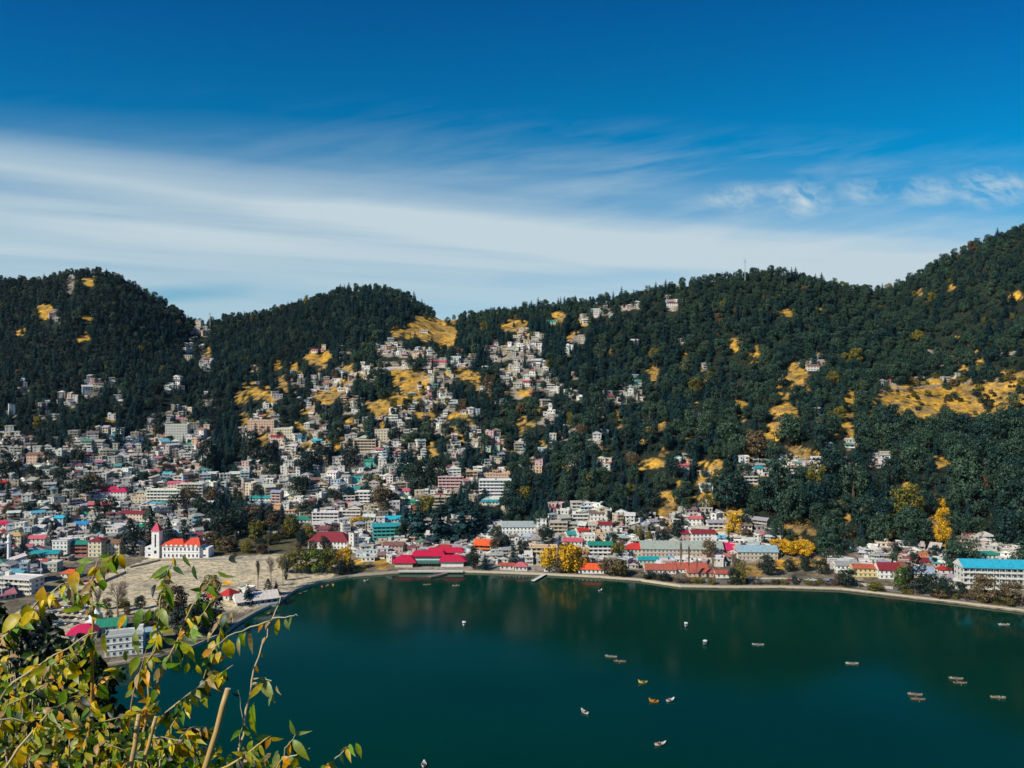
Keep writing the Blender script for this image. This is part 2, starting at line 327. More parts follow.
nz = fbm(V[:, 0]/14, V[:, 1]/14, 3)[:, None]
nz2 = fbm(V[:, 0]/40+7, V[:, 1]/40, 2)[:, None]
col_ = np.tile(soil, (len(V), 1))
dS = V[:, 1]-shoreY(px); low_ = (V[:, 2] < 9) & (dS < 400)
col_ = np.where(low_[:, None], np.array([.20, .17, .12])*(1+nz), col_)
col_ = np.where(msk(BU, px, py)[:, None], built*(1+nz*.9), col_)
col_ = np.where(msk(PARK, px, py)[:, None], np.array([.12, .11, .06]), col_)
col_ = np.where((msk(SAND, px, py) & (V[:, 2] < 12))[:, None], sand*(1+nz*.12), col_)
gk = np.clip(.5+fbm(V[:, 0]/9, V[:, 1]/9, 3)*2.6, 0, 1)[:, None]; gcol = np.array([.30, .20, .08])*(1-gk)+np.array([.62, .35, .045])*gk; gk2 = fbm(V[:, 0]/5+3, V[:, 1]/6, 2)[:, None]; gcol = np.where(gk2 > .20, np.array([.07, .07, .03]), gcol)
col_ = np.where(msk(GR, px, py)[:, None], gcol*(1+nz*.7), col_)
nc = len(cols_i); idx = np.arange(nc*nr).reshape(nc, nr)
fc = np.stack([idx[:-1, :-1], idx[1:, :-1], idx[1:, 1:], idx[:-1, 1:]], -1).reshape(-1, 4)
me = bpy.data.meshes.new('hillside'); me.from_pydata(V.tolist(), [], fc.tolist())
a = me.attributes.new('Col', 'FLOAT_COLOR', 'POINT'); a.data.foreach_set('color', np.concatenate([col_, np.ones((len(V), 1))], 1).astype(np.float32).ravel())
me.materials.append(MT['ground']); me.polygons.foreach_set('use_smooth', [True]*len(fc)); me.update()
obj('terrain', me, kind='structure')
# valley floor out to the horizon, under everything
def plain(name, x0, x1, y0, y1, z, m, colr=None, nx=1, **k):
    b = MB(); b.face([(x0, y0, z), (x1, y0, z), (x1, y1, z), (x0, y1, z)], colr or (.1, .1, .1)); return obj(name, b.mesh(name, [m]), **k)
plain('valley_ground', -4200, 4200, -900, 3400, -14, MT['ground'], (.05, .06, .04), kind='structure')
plain('lake', -1400, 1400, 20, 900, 0, MT['water'], kind='structure')
# the slope the photographer stands on
b = MB(); GXn = np.linspace(-160, 160, 81); GYn = np.concatenate([np.linspace(-60, 0, 13)[:-1], np.linspace(0, 12, 25)[:-1], np.linspace(12, 190, 61)])
def nearz(x, y):
    x = np.asarray(x, float); y = np.asarray(y, float)
    return np.where(y < .6, 138.45-y*.15*np.sign(.6-y)*(y < 0), 138.45-(y-.6)*.92)+fbm(x/2.3+5, y/2.3+5, 3)*.35*np.clip(abs(x)+abs(y), 0, 3)/3 + fbm(x/20+5, y/20+5, 2)*5*np.clip((abs(y)+abs(x))/40-.1, 0, 1)
XN, YN = np.meshgrid(GXn, GYn, indexing='ij'); ZN = nearz(XN, YN)
idx = np.arange(XN.size).reshape(XN.shape)
fc = np.stack([idx[:-1, :-1], idx[1:, :-1], idx[1:, 1:], idx[:-1, 1:]], -1).reshape(-1, 4)
me = bpy.data.meshes.new('near_slope'); me.from_pydata(np.stack([XN.ravel(), YN.ravel(), ZN.ravel()], 1).tolist(), [], fc.tolist())
a = me.attributes.new('Col', 'FLOAT_COLOR', 'POINT'); a.data.foreach_set('color', np.tile(np.array([.045, .045, .025, 1], np.float32), XN.size))
me.materials.append(MT['ground']); me.polygons.foreach_set('use_smooth', [True]*len(fc)); me.update()
obj('near_slope_ground', me, kind='structure')

def shore_strip(name, px0, px1, prof, colr, m, step=4, mb=None, **k):
    """extrude a cross-section (offset from shoreline, z) along the shore"""
    xs = np.arange(px0, px1+.1, step); P = []
    for x in xs: y = float(shoreY(x)); P.append(Vector(((x-512)/F*y, y)))
    b = MB(); ring = []
    for i, p in enumerate(P):
        d = (P[min(i+1, len(P)-1)]-P[max(i-1, 0)]).normalized(); n = Vector((-d.y, d.x))
        ring.append([(p.x+n.x*o, p.y+n.y*o, z) for o, z in prof])
    vs_ = [q for r_ in ring for q in r_]; n_ = len(prof)
    fs = [(i*n_+j, i*n_+(j+1) % n_, (i+1)*n_+(j+1) % n_, (i+1)*n_+j) for i in range(len(ring)-1) for j in range(n_)]
    fs += [tuple(range(n_))[::-1], tuple((len(ring)-1)*n_+j for j in range(n_))]
    b.poly(vs_, fs, colr); return obj(name, b.mesh(name, [m]), **k)
shore_strip('lakeside_embankment', 60, 1500, [(-1.3, -1.5), (.3, -1.5), (.3, 1.5), (-.5, 1.5)], (.50, .42, .30), MT['plaster'], kind='structure')
shore_strip('lakeside_promenade', 235, 1500, [(.31, 1.0), (1.9, 1.0), (1.9, 1.62), (.31, 1.62)], (.30, .26, .21), MT['plaster'], kind='structure')
shore_strip('lakeside_road', 640, 1500, [(5.5, 1.5), (12.5, 1.5), (12.5, 2.35), (5.5, 2.35)], (.16, .155, .15), MT['plaster'], kind='structure')

# ------------------------------------------------------------------ trees: leaf clumps spread through the crown's volume
def leafquad(b, p, nrm, s, r):
    a = nrm.orthogonal().normalized(); c = nrm.cross(a); an = r.random()*6.28
    a, c = a*math.cos(an)+c*math.sin(an), c*math.cos(an)-a*math.sin(an)
    a = a*s; c = c*s*r.uniform(.5, .9)
    b.face([p-a*.5-c*.2, p-a*.1-c*.5, p+a*.5, p+c*.5])
def oak_crown(seed, nl=30, per=64, hgt=1.0, low=.25, ls=.125, spread=1.):
    """crown of unit radius, centre near z=1"""
    r = random.Random(seed); b = MB()
    for k in range(nl):
        t = r.uniform(-.88, .95); an = r.random()*6.283; rr = math.sqrt(max(0, 1-t*t*.85))*r.uniform(.45, .82)*spread
        c = Vector((math.cos(an)*rr, math.sin(an)*rr, 1+t*.72*hgt)); lr = r.uniform(.26, .44)
        for j in range(per):
            d = Vector((r.gauss(0, 1), r.gauss(0, 1), r.gauss(.25, 1))).normalized()
            p = c+Vector((d.x, d.y, d.z*.75))*lr*r.uniform(.75, 1.08)
            n = (d+Vector((r.gauss(0, .35), r.gauss(0, .35), r.gauss(.1, .35)))).normalized()
            leafquad(b, p, n, ls*r.uniform(.7, 1.4), r)
    return b
def trunk(seed, h, r0=.09, lean=.05, limbs=4, up=.5):
    r = random.Random(seed); b = MB(); lx = r.uniform(-lean, lean); ly = r.uniform(-lean, lean)
    P = [(lx*t*t, ly*t*t, -.25+(h+.25)*t) for t in (0, .3, .6, .85, 1)]
    b.tube(P, [r0*1.3, r0, r0*.8, r0*.55, r0*.2], 6)
    for k in range(limbs):
        t = r.uniform(.4, .8); an = r.random()*6.283; l = up*r.uniform(.6, 1); z = h*t
        b.tube([(lx*t*t, ly*t*t, z), (math.cos(an)*l*.5, math.sin(an)*l*.5, z+l*.35), (math.cos(an)*l, math.sin(an)*l, z+l*.8)], [r0*.5, r0*.32, r0*.12], 4)
    return b
def cedar_crown(seed, rad=.30, tiers=13, br=8, base=.14, top=1.0, droop=.22, flat=False):
    """unit-height conifer: whorls of drooping sprays"""
    r = random.Random(seed); b = MB()
    for k in range(tiers):
        t = (k+r.uniform(-.25, .25))/tiers; z = base+(top-base)*t
        R0 = rad*((1-t)**.6*.95+.05)*(1 if not flat else (.75+.25*math.sin(k*2.1))); nb = max(4, int(br*(1-t*.45)))
        a0 = r.random()*6.28
        for j in range(nb):
            an = a0+6.283*j/nb+r.uniform(-.25, .25); L_ = R0*r.uniform(.65, 1.12); dx, dy = math.cos(an), math.sin(an)
            ns = 5
            for q in range(ns):
                f = (q+.6)/ns; p = Vector((dx*L_*f, dy*L_*f, z-L_*droop*f*f*1.6+r.uniform(-.008, .008)))
                n = Vector((dx*.45+r.gauss(0, .25), dy*.45+r.gauss(0, .25), 1)).normalized()
                leafquad(b, p, n, R0*.36*(1.15-f*.45)+.012, r)
                side = Vector((-dy, dx, 0))*L_*.22*(1-f*.5)*(1 if q % 2 else -1)
                leafquad(b, p+side+Vector((0, 0, -.01)), (n+Vector((dx, dy, 0))*.6).normalized(), R0*.30+.01, r)
    for q in range(8): leafquad(b, Vector((0, 0, top-.05+q*.008)), Vector((r.gauss(0, 1), r.gauss(0, 1), .4)).normalized(), .035, r)
    return b
def cypress_crown(seed, rad=.15):
    r = random.Random(seed); b = MB()
    for k in range(520):
        t = r.random(); z = .06+.94*t; R0 = rad*(math.sin(min(1, (t+.12)*1.9)*1.57))*(1-t**3.0)*r.uniform(.7, 1.12); an = r.random()*6.283
        d = Vector((math.cos(an), math.sin(an), r.uniform(.0, .5))).normalized()
        leafquad(b, Vector((d.x*R0, d.y*R0, z)), d, r.uniform(.035, .07), r)
    return b
def bare_crown(seed, wide=.5, n=9):
    r = random.Random(seed); b = MB()
    def br(p, d, l, rr, lev):
        q = p+d*l; b.tube([p, (p+q)/2+Vector((r.gauss(0, .02), r.gauss(0, .02), 0)), q], [rr, rr*.8, rr*.55], 3)
        if lev == 0: return
        for k in range(4 if lev > 1 else 5):
            e = (d+Vector((r.gauss(0, wide), r.gauss(0, wide), r.uniform(.0, .5)))).normalized()
            br(p+d*l*r.uniform(.4, 1), e, l*r.uniform(.5, .75), rr*.6, lev-1)
    for k in range(n):
        z = r.uniform(.25, .6); an = r.random()*6.283
        br(Vector((0, 0, z)), Vector((math.cos(an)*wide, math.sin(an)*wide, 1)).normalized(), .22, .008, 3)
    return b
def remap(b, mi): b.m = [mi]*len(b.f); return b
OAKS = [(oak_crown(s, nl=26+s % 3*5, hgt=.85+.12*(s % 4)), trunk(s, 1.0)) for s in range(7)]
CEDS = [(cedar_crown(20+s, rad=.24+.035*(s % 3)), trunk(s, .95, .018, .01, 0)) for s in range(5)]
DEOS = [(cedar_crown(40+s, rad=.42, tiers=11, br=9, base=.16, droop=.10, flat=True), trunk(s, .93, .028, .02, 0)) for s in range(3)]
CYPS = [(cypress_crown(60+s, .13+.02*s), trunk(s, .8, .015, .01, 0)) for s in range(3)]
BARE = [(bare_crown(80+s, (.5, .28, .16)[s], (10, 9, 12)[s]), trunk(s, .8, .02, .03, 0)) for s in range(3)]
KIND = dict(oak=(OAKS, 'oak'), shade=(OAKS, 'dark'), yellow=(OAKS, 'yellow'), olive=(OAKS, 'olive'), brown=(OAKS, 'brown'), bright=(OAKS, 'bright'),
            cedar=(CEDS, 'cedar'), deodar=(DEOS, 'cedar'), cypress=(CYPS, 'dark'), bare=(BARE, 'twig'), goldcedar=(CEDS, 'yellow'))
_tm = {}
def tree_meshes(kind, k):
    protos, mt = KIND[kind]; k %= len(protos)
    if (kind, k) not in _tm:
        c, t = protos[k]
        _tm[(kind, k)] = (c.mesh('crown', [MT[mt]]), t.mesh('trunk', [MT['twig' if kind == 'bare' else 'bark']]), mt)
    return _tm[(kind, k)]
TNAME = dict(oak='broadleaf_tree', shade='shade_tree', yellow='autumn_tree', olive='willow_tree', brown='leafless_tree', bright='leafy_tree', cedar='conifer_tree',
             deodar='cedar_tree', cypress='cypress_tree', bare='bare_tree', goldcedar='autumn_tree')
UNIT = ('cedar', 'deodar', 'cypress', 'bare', 'goldcedar')      # these protos are one unit tall; the others have a unit crown radius
def tree(kind, X, Y, Z, h, wd, k, label, group=None, cat='tree', rz=None):
    c, t, _ = tree_meshes(kind, k)
    o = obj(TNAME[kind], None, loc=(X, Y, Z-.3), rz=rz if rz is not None else rnd.random()*6.28, label=label, category=cat)
    o.empty_display_size = 1
    if group: o['group'] = group
    if kind in UNIT:
        base = {'cedar': .26, 'deodar': .42, 'cypress': .15, 'bare': .4, 'goldcedar': .26}[kind]
        o.scale = (wd/2/base, wd/2/base, h)
    else: o.scale = (wd/2, wd/2, h/1.9)
    obj('crown', c, o); obj('trunk', t, o); return o

# scatter the woods
TREES = []      # (px, py_top, X, Y, Z, h, wd, kind, k)
cell = {}
def free(X, Y, r):
    a, b_ = int(X//8), int(Y//8)
    for i in (a-1, a, a+1):
        for j in (b_-1, b_, b_+1):
            for (x, y, q) in cell.get((i, j), ()):
                if (x-X)**2+(y-Y)**2 < (r+q)**2: return False
    return True
def occupy(X, Y, r): cell.setdefault((int(X//8), int(Y//8)), []).append((X, Y, r))
NT = 80000
us = rng.uniform(-.73, .73, NT); Ys_ = np.sqrt(rng.uniform(540**2, 1560**2, NT))
Xs = us*Ys_; Zs = zat(Xs, Ys_); pxs, pys = pix(Xs, Ys_, Zs)
yfs = np.interp(pxs, UU*F+512, yf); yrs = np.interp(pxs, UU*F+512, yr)
fst = fbm(pxs/60, pys/40, 3)
bad = (Ys_ < yfs-8) | (Ys_ > yrs+45)
for dy, pr_ in ((0, 1.), (-3, 1.), (-6, .97), (-9, .9), (-12, .6), (-17, np.where(pxs > 640, .62, .15)), (-22, np.where((pxs > 640) & (pys > 400), .5, 0.))):
    bad |= msk(GR, pxs, pys+dy) & (rng.random(NT) < pr_*np.where((pxs > 870) & (pys > 370), .74, .88))
    bad |= msk(BU, pxs, pys+dy) & (rng.random(NT) < pr_*np.where((pys < 440) & (pxs > 215), .76, np.where(msk(BU, pxs, pys), .985, .9)))
conif = np.clip(1.25-(pxs-430)/330., .0, 1.); conif = np.where((pxs > 480) & (pxs < 640) & (pys > 380), .75, conif)
conif = np.where(pxs > 720, .12+.25*(pys < 340), conif)
rr_ = rng.random(NT)
for i in np.nonzero(~bad)[0]:
    X, Y, Z = Xs[i], Ys_[i], Zs[i]
    if rr_[i] < conif[i]*np.where(pxs[i] < 460, .6, .78)*(.25 if Y > yrs[i]-70 else 1.):
        kind = 'cedar'; h = rng.uniform(10, 22); wd = h*rng.uniform(.46, .70); r = wd*.33
        if pxs[i] < 330 and pys[i] < 440: h *= .74; wd *= .85; r *= .85
    else:
        kind = 'oak'; wd = rng.uniform(8, 19); h = wd*rng.uniform(.95, 1.3); r = wd*.35
        if pys[i] < 330 or pxs[i] < 330: wd *= .66; h *= .75; r *= .72
        if pxs[i] > 640 and pys[i] > 430: wd *= rng.uniform(1.0, 1.75); h = wd*rng.uniform(1.0, 1.3); r = wd*.355
        if pxs[i] < 330 and rng.random() < .6: kind = 'shade'  # darker leaf colour puts the left hill's shade into its trees
        if rng.random() < .03: kind = 'brown' if rng.random() < .5 else 'olive'
    if not free(X, Y, r): continue
    if not shown(X, Y, h): continue
    occupy(X, Y, r)
    TREES.append([pxs[i], pys[i], X, Y, float(Z), h, wd, kind, int(rng.integers(0, 30))])
# the ones that show largest become trees of their own further down; the rest is the far-off wood

# ------------------------------------------------------------------ buildings
WALLS = {'white': (.82, .79, .71), 'cream': (.74, .64, .46), 'grey': (.54, .51, .44), 'pale blue': (.50, .62, .70), 'pink': (.66, .44, .40), 'beige': (.58, .48, .36),
         'yellow': (.70, .55, .22), 'pale green': (.48, .60, .48), 'brick red': (.36, .14, .09), 'concrete': (.42, .38, .32), 'orange': (.75, .22, .05), 'teal': (.06, .42, .38), 'peach': (.74, .50, .34)}
ROOFS = {'red': (.52, .035, .03), 'magenta': (.62, .012, .09), 'maroon': (.26, .025, .035), 'orange': (.78, .12, .025), 'green': (.02, .28, .17), 'teal': (.02, .36, .34), 'blue': (.02, .30, .58),
         'grey': (.36, .38, .37), 'grey-blue': (.30, .40, .46), 'brown': (.24, .13, .085), 'white': (.74, .71, .64), 'concrete': (.50, .46, .39), 'ochre': (.60, .36, .16), 'cyan': (.03, .48, .66), 'pink': (.62, .13, .16), 'rust': (.45, .11, .06)}
FH = 3.1
def window_mesh():
    b = MB(); b.box(-.68, .68, -.07, .02, -.78, .78, (.7, .7, .68), 0); b.box(-.56, -.04, -.09, -.05, -.66, .66, (.02, .02, .03), 1); b.box(.04, .56, -.09, -.05, -.66, .66, (.02, .02, .03), 1)
    b.box(-.8, .8, -.16, -.071, -.88, -.782, (.6, .6, .58), 0); return b.mesh('window', HM)
def window_wide():
    b = MB(); b.box(-1.1, 1.1, -.07, .02, -.85, .85, (.75, .75, .73), 0)
    for k in range(3): b.box(-1.0+k*.68, -1.0+k*.68+.62, -.09, -.05, -.72, .72, (.02, .02, .03), 1)
    return b.mesh('window', HM)
def window_arch():
    b = MB(); P = [(-.6, -1.1), (.6, -1.1), (.6, .5)]+[(.6*math.cos(a), .5+.6*math.sin(a)) for a in [R(30*k) for k in range(1, 6)]]+[(-.6, .5)]
    n = len(P); b.poly([(x, -.06, z) for x, z in P]+[(x, .02, z) for x, z in P], [tuple(range(n))]+[(i, i+n, (i+1) % n+n, (i+1) % n) for i in range(n)], (.02, .025, .035), 1)
    b.box(-.75, .75, -.14, -.061, -1.25, -1.102, (.75, .75, .73), 0); return b.mesh('window', HM)
WIN = window_mesh(); WINW = window_wide(); WINA = window_arch()
def hsh(r): return r.uniform(.86, 1.08)
def wall_geo(b, w, d, st, c, r, style, winmesh=True, found=5.0, fh=FH):
    """walls with their floors; style: plain, veranda (open balconies in front), bands (ledges)"""
    h = st*fh; v = 0
    if style == 'veranda':
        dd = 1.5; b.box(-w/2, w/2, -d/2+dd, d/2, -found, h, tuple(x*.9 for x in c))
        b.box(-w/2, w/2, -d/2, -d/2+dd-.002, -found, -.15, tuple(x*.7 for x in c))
        for k in range(st+1): b.box(-w/2-.15, w/2+.15, -d/2-.1, -d/2+dd-.004, k*fh-.14, k*fh+.1, c)
        for k in range(st):
            b.box(-w/2, w/2, -d/2-.05, -d/2+.08, k*fh+.102, k*fh+1.0, c)
        nb = max(2, int(w/3.6))
        for q in range(nb+1):
            x = -w/2+.2+(w-.4)*q/nb
            for k in range(st): b.box(x-.14, x+.14, -d/2+.09, -d/2+.36, k*fh+.102, (k+1)*fh-.142, c)
        fy = -d/2+dd
    else:
        b.box(-w/2, w/2, -d/2, d/2, -found, h, c); fy = -d/2
        if style == 'bands':
            for k in range(1, st+1): b.box(-w/2-.25, w/2+.25, -d/2-.35, -d/2-.003, k*fh-.22, k*fh, tuple(min(.82, x*1.15) for x in c))
    spots = []
    n = max(1, int(w/(2.9 if style != 'veranda' else 3.4)))
    for k in range(st):
        for q in range(n): spots.append((-w/2+w*(q+.5)/n, fy, k*fh+1.62, 0))
        ns = max(1, int(d/3.6))
        for q in range(ns):
            yy = -d/2+d*(q+.5)/ns
            if style == 'veranda' and yy < fy+.8: continue
            spots.append((-w/2, yy, k*fh+1.62, -90)); spots.append((w/2, yy, k*fh+1.62, 90))
    if winmesh:
        for (x, y, z, a) in spots:
            if r.random() < .08: continue
            if style != 'plain2' and a == 0: hx = r.choice([.6, .6, .9]); b.box(x-hx, x+hx, y-.06, y-.003, z-.75, z+.7, (.05, .05, .06), 1)
            elif a == -90: b.box(x-.06, x-.003, y-.6, y+.6, z-.7, z+.7, (.05, .05, .06), 1)
            else: b.box(x+.003, x+.06, y-.6, y+.6, z-.7, z+.7, (.05, .05, .06), 1)
    return h, spots
def roof_geo(b, w, d, h, kind, c, r, wallc=(.6, .6, .6), pitch=.42):
    o = .7
    if kind == 'flat':
        b.box(-w/2-.3, w/2+.3, -d/2-.3, d/2+.3, h+.003, h+.22, c, 0)
        for (x0, x1, y0, y1) in ((-w/2-.3, w/2+.3, -d/2-.3, -d/2-.1), (-w/2-.3, w/2+.3, d/2+.1, d/2+.3), (-w/2-.3, -w/2-.1, -d/2-.098, d/2+.098), (w/2+.1, w/2+.3, -d/2-.098, d/2+.098)):
            b.box(x0, x1, y0, y1, h+.222, h+.95, wallc, 0)
    elif kind == 'gable':
        e = d*pitch/2+.3; X = w/2+o; Y = d/2+o; ez = h-.25
        b.poly([(-X, -Y, ez), (X, -Y, ez), (X, Y, ez), (-X, Y, ez), (-X, 0, h+e), (X, 0, h+e), (-X, -Y, ez+.2), (X, -Y, ez+.2), (X, Y, ez+.2), (-X, Y, ez+.2)],
               [(0, 1, 7, 6), (6, 7, 5, 4), (8, 9, 4, 5), (2, 3, 9, 8), (3, 2, 1, 0)], c, 2)
        b.poly([(-X+.02, -Y, ez+.2), (-X+.02, Y, ez+.2), (-X+.02, 0, h+e), (X-.02, -Y, ez+.2), (X-.02, Y, ez+.2), (X-.02, 0, h+e), (-X+.02, -Y, ez), (-X+.02, Y, ez), (X-.02, -Y, ez), (X-.02, Y, ez)], [(0, 2, 1), (3, 4, 5), (6, 0, 1, 7), (8, 9, 4, 3)], wallc, 0)
    elif kind == 'gablefront':
        e = w*pitch/2+.3; X = w/2+o; Y = d/2+o; ez = h-.25
        b.poly([(-X, -Y, ez), (X, -Y, ez), (X, Y, ez), (-X, Y, ez), (0, -Y, h+e), (0, Y, h+e)], [(0, 4, 5, 3), (1, 2, 5, 4), (3, 2, 1, 0)], c, 2)
        b.poly([(-X, -Y+.02, ez), (X, -Y+.02, ez), (0, -Y+.02, h+e), (-X, Y-.02, ez), (X, Y-.02, ez), (0, Y-.02, h+e)], [(0, 1, 2), (4, 3, 5)], wallc, 0)
    elif kind == 'hip':
        e = min(w, d)*pitch/2+.3; X = w/2+o; Y = d/2+o; ez = h-.2; k = max(.2, w/2-d/2*.85) if w > d else .2
        b.poly([(-X, -Y, ez), (X, -Y, ez), (X, Y, ez), (-X, Y, ez), (-X, -Y, ez+.18), (X, -Y, ez+.18), (X, Y, ez+.18), (-X, Y, ez+.18), (-k, 0, h+e), (k, 0, h+e)],
               [(0, 1, 5, 4), (1, 2, 6, 5), (2, 3, 7, 6), (3, 0, 4, 7), (4, 5, 9, 8), (5, 6, 9), (6, 7, 8, 9), (7, 4, 8), (3, 2, 1, 0)], c, 2)
    elif kind == 'shed':
        e = d*.28; X = w/2+o; Y = d/2+o; ez = h-.1
        b.poly([(-X, -Y, ez), (X, -Y, ez), (X, Y, ez+e), (-X, Y, ez+e), (-X, -Y, ez+.2), (X, -Y, ez+.2), (X, Y, ez+e+.2), (-X, Y, ez+e+.2)],
               [(0, 1, 5, 4), (1, 2, 6, 5), (2, 3, 7, 6), (3, 0, 4, 7), (4, 5, 6, 7), (3, 2, 1, 0)], c, 2)
        b.poly([(-w/2, -d/2, h-.2), (-w/2, d/2, h-.2), (-w/2, d/2, h+e*.8), (w/2, -d/2, h-.2), (w/2, d/2, h-.2), (w/2, d/2, h+e*.8), ], [(0, 2, 1), (3, 4, 5), (1, 2, 5, 4)], wallc, 0)
def tank_geo(b, r, w, d, h):
    x = r.uniform(-w*.3, w*.3); y = r.uniform(-d*.1, d*.3); c = r.choice([(.03, .03, .035), (.65, .65, .65), (.03, .03, .035)])
    n = 8; P = [(x+.6*math.cos(k*6.283/n), y+.6*math.sin(k*6.283/n)) for k in range(n)]
    vs_ = [(px_, py_, h+.25) for px_, py_ in P]+[(px_, py_, h+1.5) for px_, py_ in P]+[(x, y, h+1.8)]
    b.poly(vs_, [(k, (k+1) % n, (k+1) % n+n, k+n) for k in range(n)]+[(k+n, (k+1) % n+n, 2*n) for k in range(n)], c)
def cabin_geo(b, r, w, d, h, c):
    s = r.choice([-1, 1]); x = s*(w/2-1.9); b.box(x-1.5, x+1.5, d/2-3.4, d/2-.4, h+.225, h+2.5, c)

HOUSES = []      # dict per house: X,Y,Z,rz,w,d,st,wall,roof,kind,style,seed,px,py,area,label...
LM = []          # landmarks for labels: (px, py, phrase)
NLMB = [0]; HC = []          # occupied pixel boxes
def overlaps(px_, py_, wpx, hpx, f=.72):
    for (x, y, a, b_) in HC[:NLMB[0]]:
        if abs(px_-x) < (wpx+a)/2*.86 and py_+hpx/2 > y+b_/2-2 and py_-hpx/2 < y+b_/2-b_*.12: return True
    for (x, y, a, b_) in HC:
        if abs(px_-x) < (wpx+a)/2*f and abs(py_-y) < max(1.9, min(hpx, b_)*.38): return True
    return False
def spec(px_, py_, wpx, d=9, st=2, wall='white', rk='flat', roof='concrete', rz=0., style='plain', label=None, name='house', cat='house', lm=None, parts=True, win=None, fh=FH, grp=None, pitch=.42, z=None):
    g = hit(px_, py_)
    if g is None: return None
    X, Y, Z = g; Y += d/2; X = X*Y/(Y-d/2); w = wpx*Y/F
    S = dict(X=X, Y=Y, Z=Z if z is None else z, rz=rz, w=w, d=d, st=st, wall=wall, rk=rk, roof=roof, style=style, seed=len(HOUSES), px=px_, py=py_, wpx=wpx, hpx=(st*fh+1.5)*F/Y, label=label, name=name, cat=cat,
             parts=parts, win=win, fh=fh, area=wpx*(st*fh+2)*F/Y, grp=grp, lm=lm is not None, pitch=pitch)
    HOUSES.append(S); HC.append((px_, py_-S['hpx']/2, wpx, S['hpx']))
    if lm: LM.append((px_, py_-S['hpx']/2, lm))
    return S
def facing(px_): return R(-(px_-512)/F*30)
NUMW = {1: 'one-storey', 2: 'two-storey', 3: 'three-storey', 4: 'four-storey', 5: 'five-storey', 6: 'six-storey'}
def make_house(S):
    r = random.Random(S['seed']*7+1); q_ = hsh(r) if S['parts'] else r.uniform(.66, 1.08); wc = tuple(min(.82, x*q_*r.uniform(.97, 1.03)) for x in WALLS[S['wall']]); rc = tuple(x*hsh(r) for x in ROOFS[S['roof']])
    if not S['parts']: g_ = sum(rc)/3*.6+.14; rc = tuple(x*.72+g_*.28 for x in rc)
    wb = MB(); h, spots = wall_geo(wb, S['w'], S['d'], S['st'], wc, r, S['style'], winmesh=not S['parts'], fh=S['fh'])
    rb = MB(); roof_geo(rb, S['w'], S['d'], h, S['rk'], rc, r, wc, S['pitch'])
    ex = []
    if S['rk'] == 'flat':
        if r.random() < .6: t = MB(); tank_geo(t, r, S['w'], S['d'], h); ex.append(('water_tank', t))
        if S['w'] > 7 and r.random() < .45: t = MB(); cabin_geo(t, r, S['w'], S['d'], h, wc); ex.append(('stair_cabin', t))
    return wb, rb, ex, h, spots
def link_house(S):
    wb, rb, ex, h, spots = make_house(S)
    o = obj(S['name'], None, loc=(S['X'], S['Y'], S['Z']), rz=S['rz'], label=S['label'], category=S['cat'])
    if S['grp']: o['group'] = S['grp']
    obj('wall', wb.mesh('wall', HM), o); ro = obj('roof', rb.mesh('roof', HM), o)
    for n_, b_ in ex: obj(n_, b_.mesh(n_, HM), ro)
    if S['parts']:
        m = S['win'] or (WIN if S['style'] != 'veranda' else WINW)
        for (x, y, z, a) in spots:
            if a == 90 and S['X'] < -60 and abs(S['rz']) < .3 and False: continue
            q = obj('window', m, o, loc=(x, y, z), rz=R(a))
    return o

# ------------------------------------------------------------------ the buildings one can pick out, each where it stands
A = spec
# left town
A(19, 594, 42, 12, 3, 'white', 'flat', 'white', R(-12), 'veranda', 'long white three-storey block with open arcades at the left end of the flats', 'arcade_building', 'building', lm='white arcade block')
A(45, 562, 30, 9, 2, 'beige', 'gable', 'teal', R(4), 'bands', 'long beige two-storey building under a bright teal-green roof behind the white arcade block', 'building', 'building', lm='teal-roofed hall')
A(63, 557, 15, 9, 4, 'white', 'flat', 'concrete', 0, 'plain', 'tall white four-storey block with a flat grey roof beside the teal-roofed hall', 'apartment_block', 'building')
A(81, 556, 18, 9, 3, 'brick red', 'gable', 'green', 0, 'veranda', 'dark red veranda building with a small green roof next to the cream hotels', 'building', 'building')
A(98, 557, 13, 10, 4, 'cream', 'hip', 'maroon', 0, 'bands', 'narrow cream four-storey hotel topped by a maroon hipped roof', 'hotel', 'hotel', lm='cream hotel')
A(113, 555, 19, 10, 3, 'cream', 'gable', 'brown', 0, 'bands', 'cream three-storey hotel wing with a brown roof, beside the maroon-topped hotel', 'hotel', 'hotel')
A(39, 546, 17, 9, 2, 'white', 'gable', 'pink', 0, 'plain', 'white house with a faded pink-red roof just behind the teal-roofed hall')
A(17, 547, 14, 9, 3, 'cream', 'hip', 'ochre', 0, 'plain', 'cream house with an ochre hipped roof above the white arcade block')
A(82, 531, 14, 9, 2, 'white', 'gable', 'blue', 0, 'plain', 'white house with a bright blue roof on the left town slope')
A(61, 528, 9, 8, 3, 'pale blue', 'gable', 'cyan', 0, 'plain', 'narrow pale blue house with a cyan roof on the left town slope')
A(85, 517, 7, 6, 1, 'white', 'hip', 'green', 0, 'plain', 'tiny white pavilion with a green roof above the bright blue roof')
A(101, 511, 22, 10, 2, 'pink', 'gable', 'pink', 0, 'veranda', 'pink veranda house with a pink roof, below the magenta-roofed hall')
A(115, 498, 28, 14, 2, 'white', 'hip', 'magenta', R(3), 'plain', 'big white hall under a large magenta hipped roof in the left town', 'hall', 'hall', lm='magenta-roofed hall', pitch=.6)
A(3, 490, 14, 11, 2, 'white', 'hip', 'red', 0, 'plain', 'white house with a large bright red roof at the left edge of the photo', lm='red roof at the left edge', pitch=.6)
A(4, 531, 10, 8, 2, 'white', 'gable', 'magenta', 0, 'plain', 'white house with a magenta roof near the left edge, upper of two magenta ones')
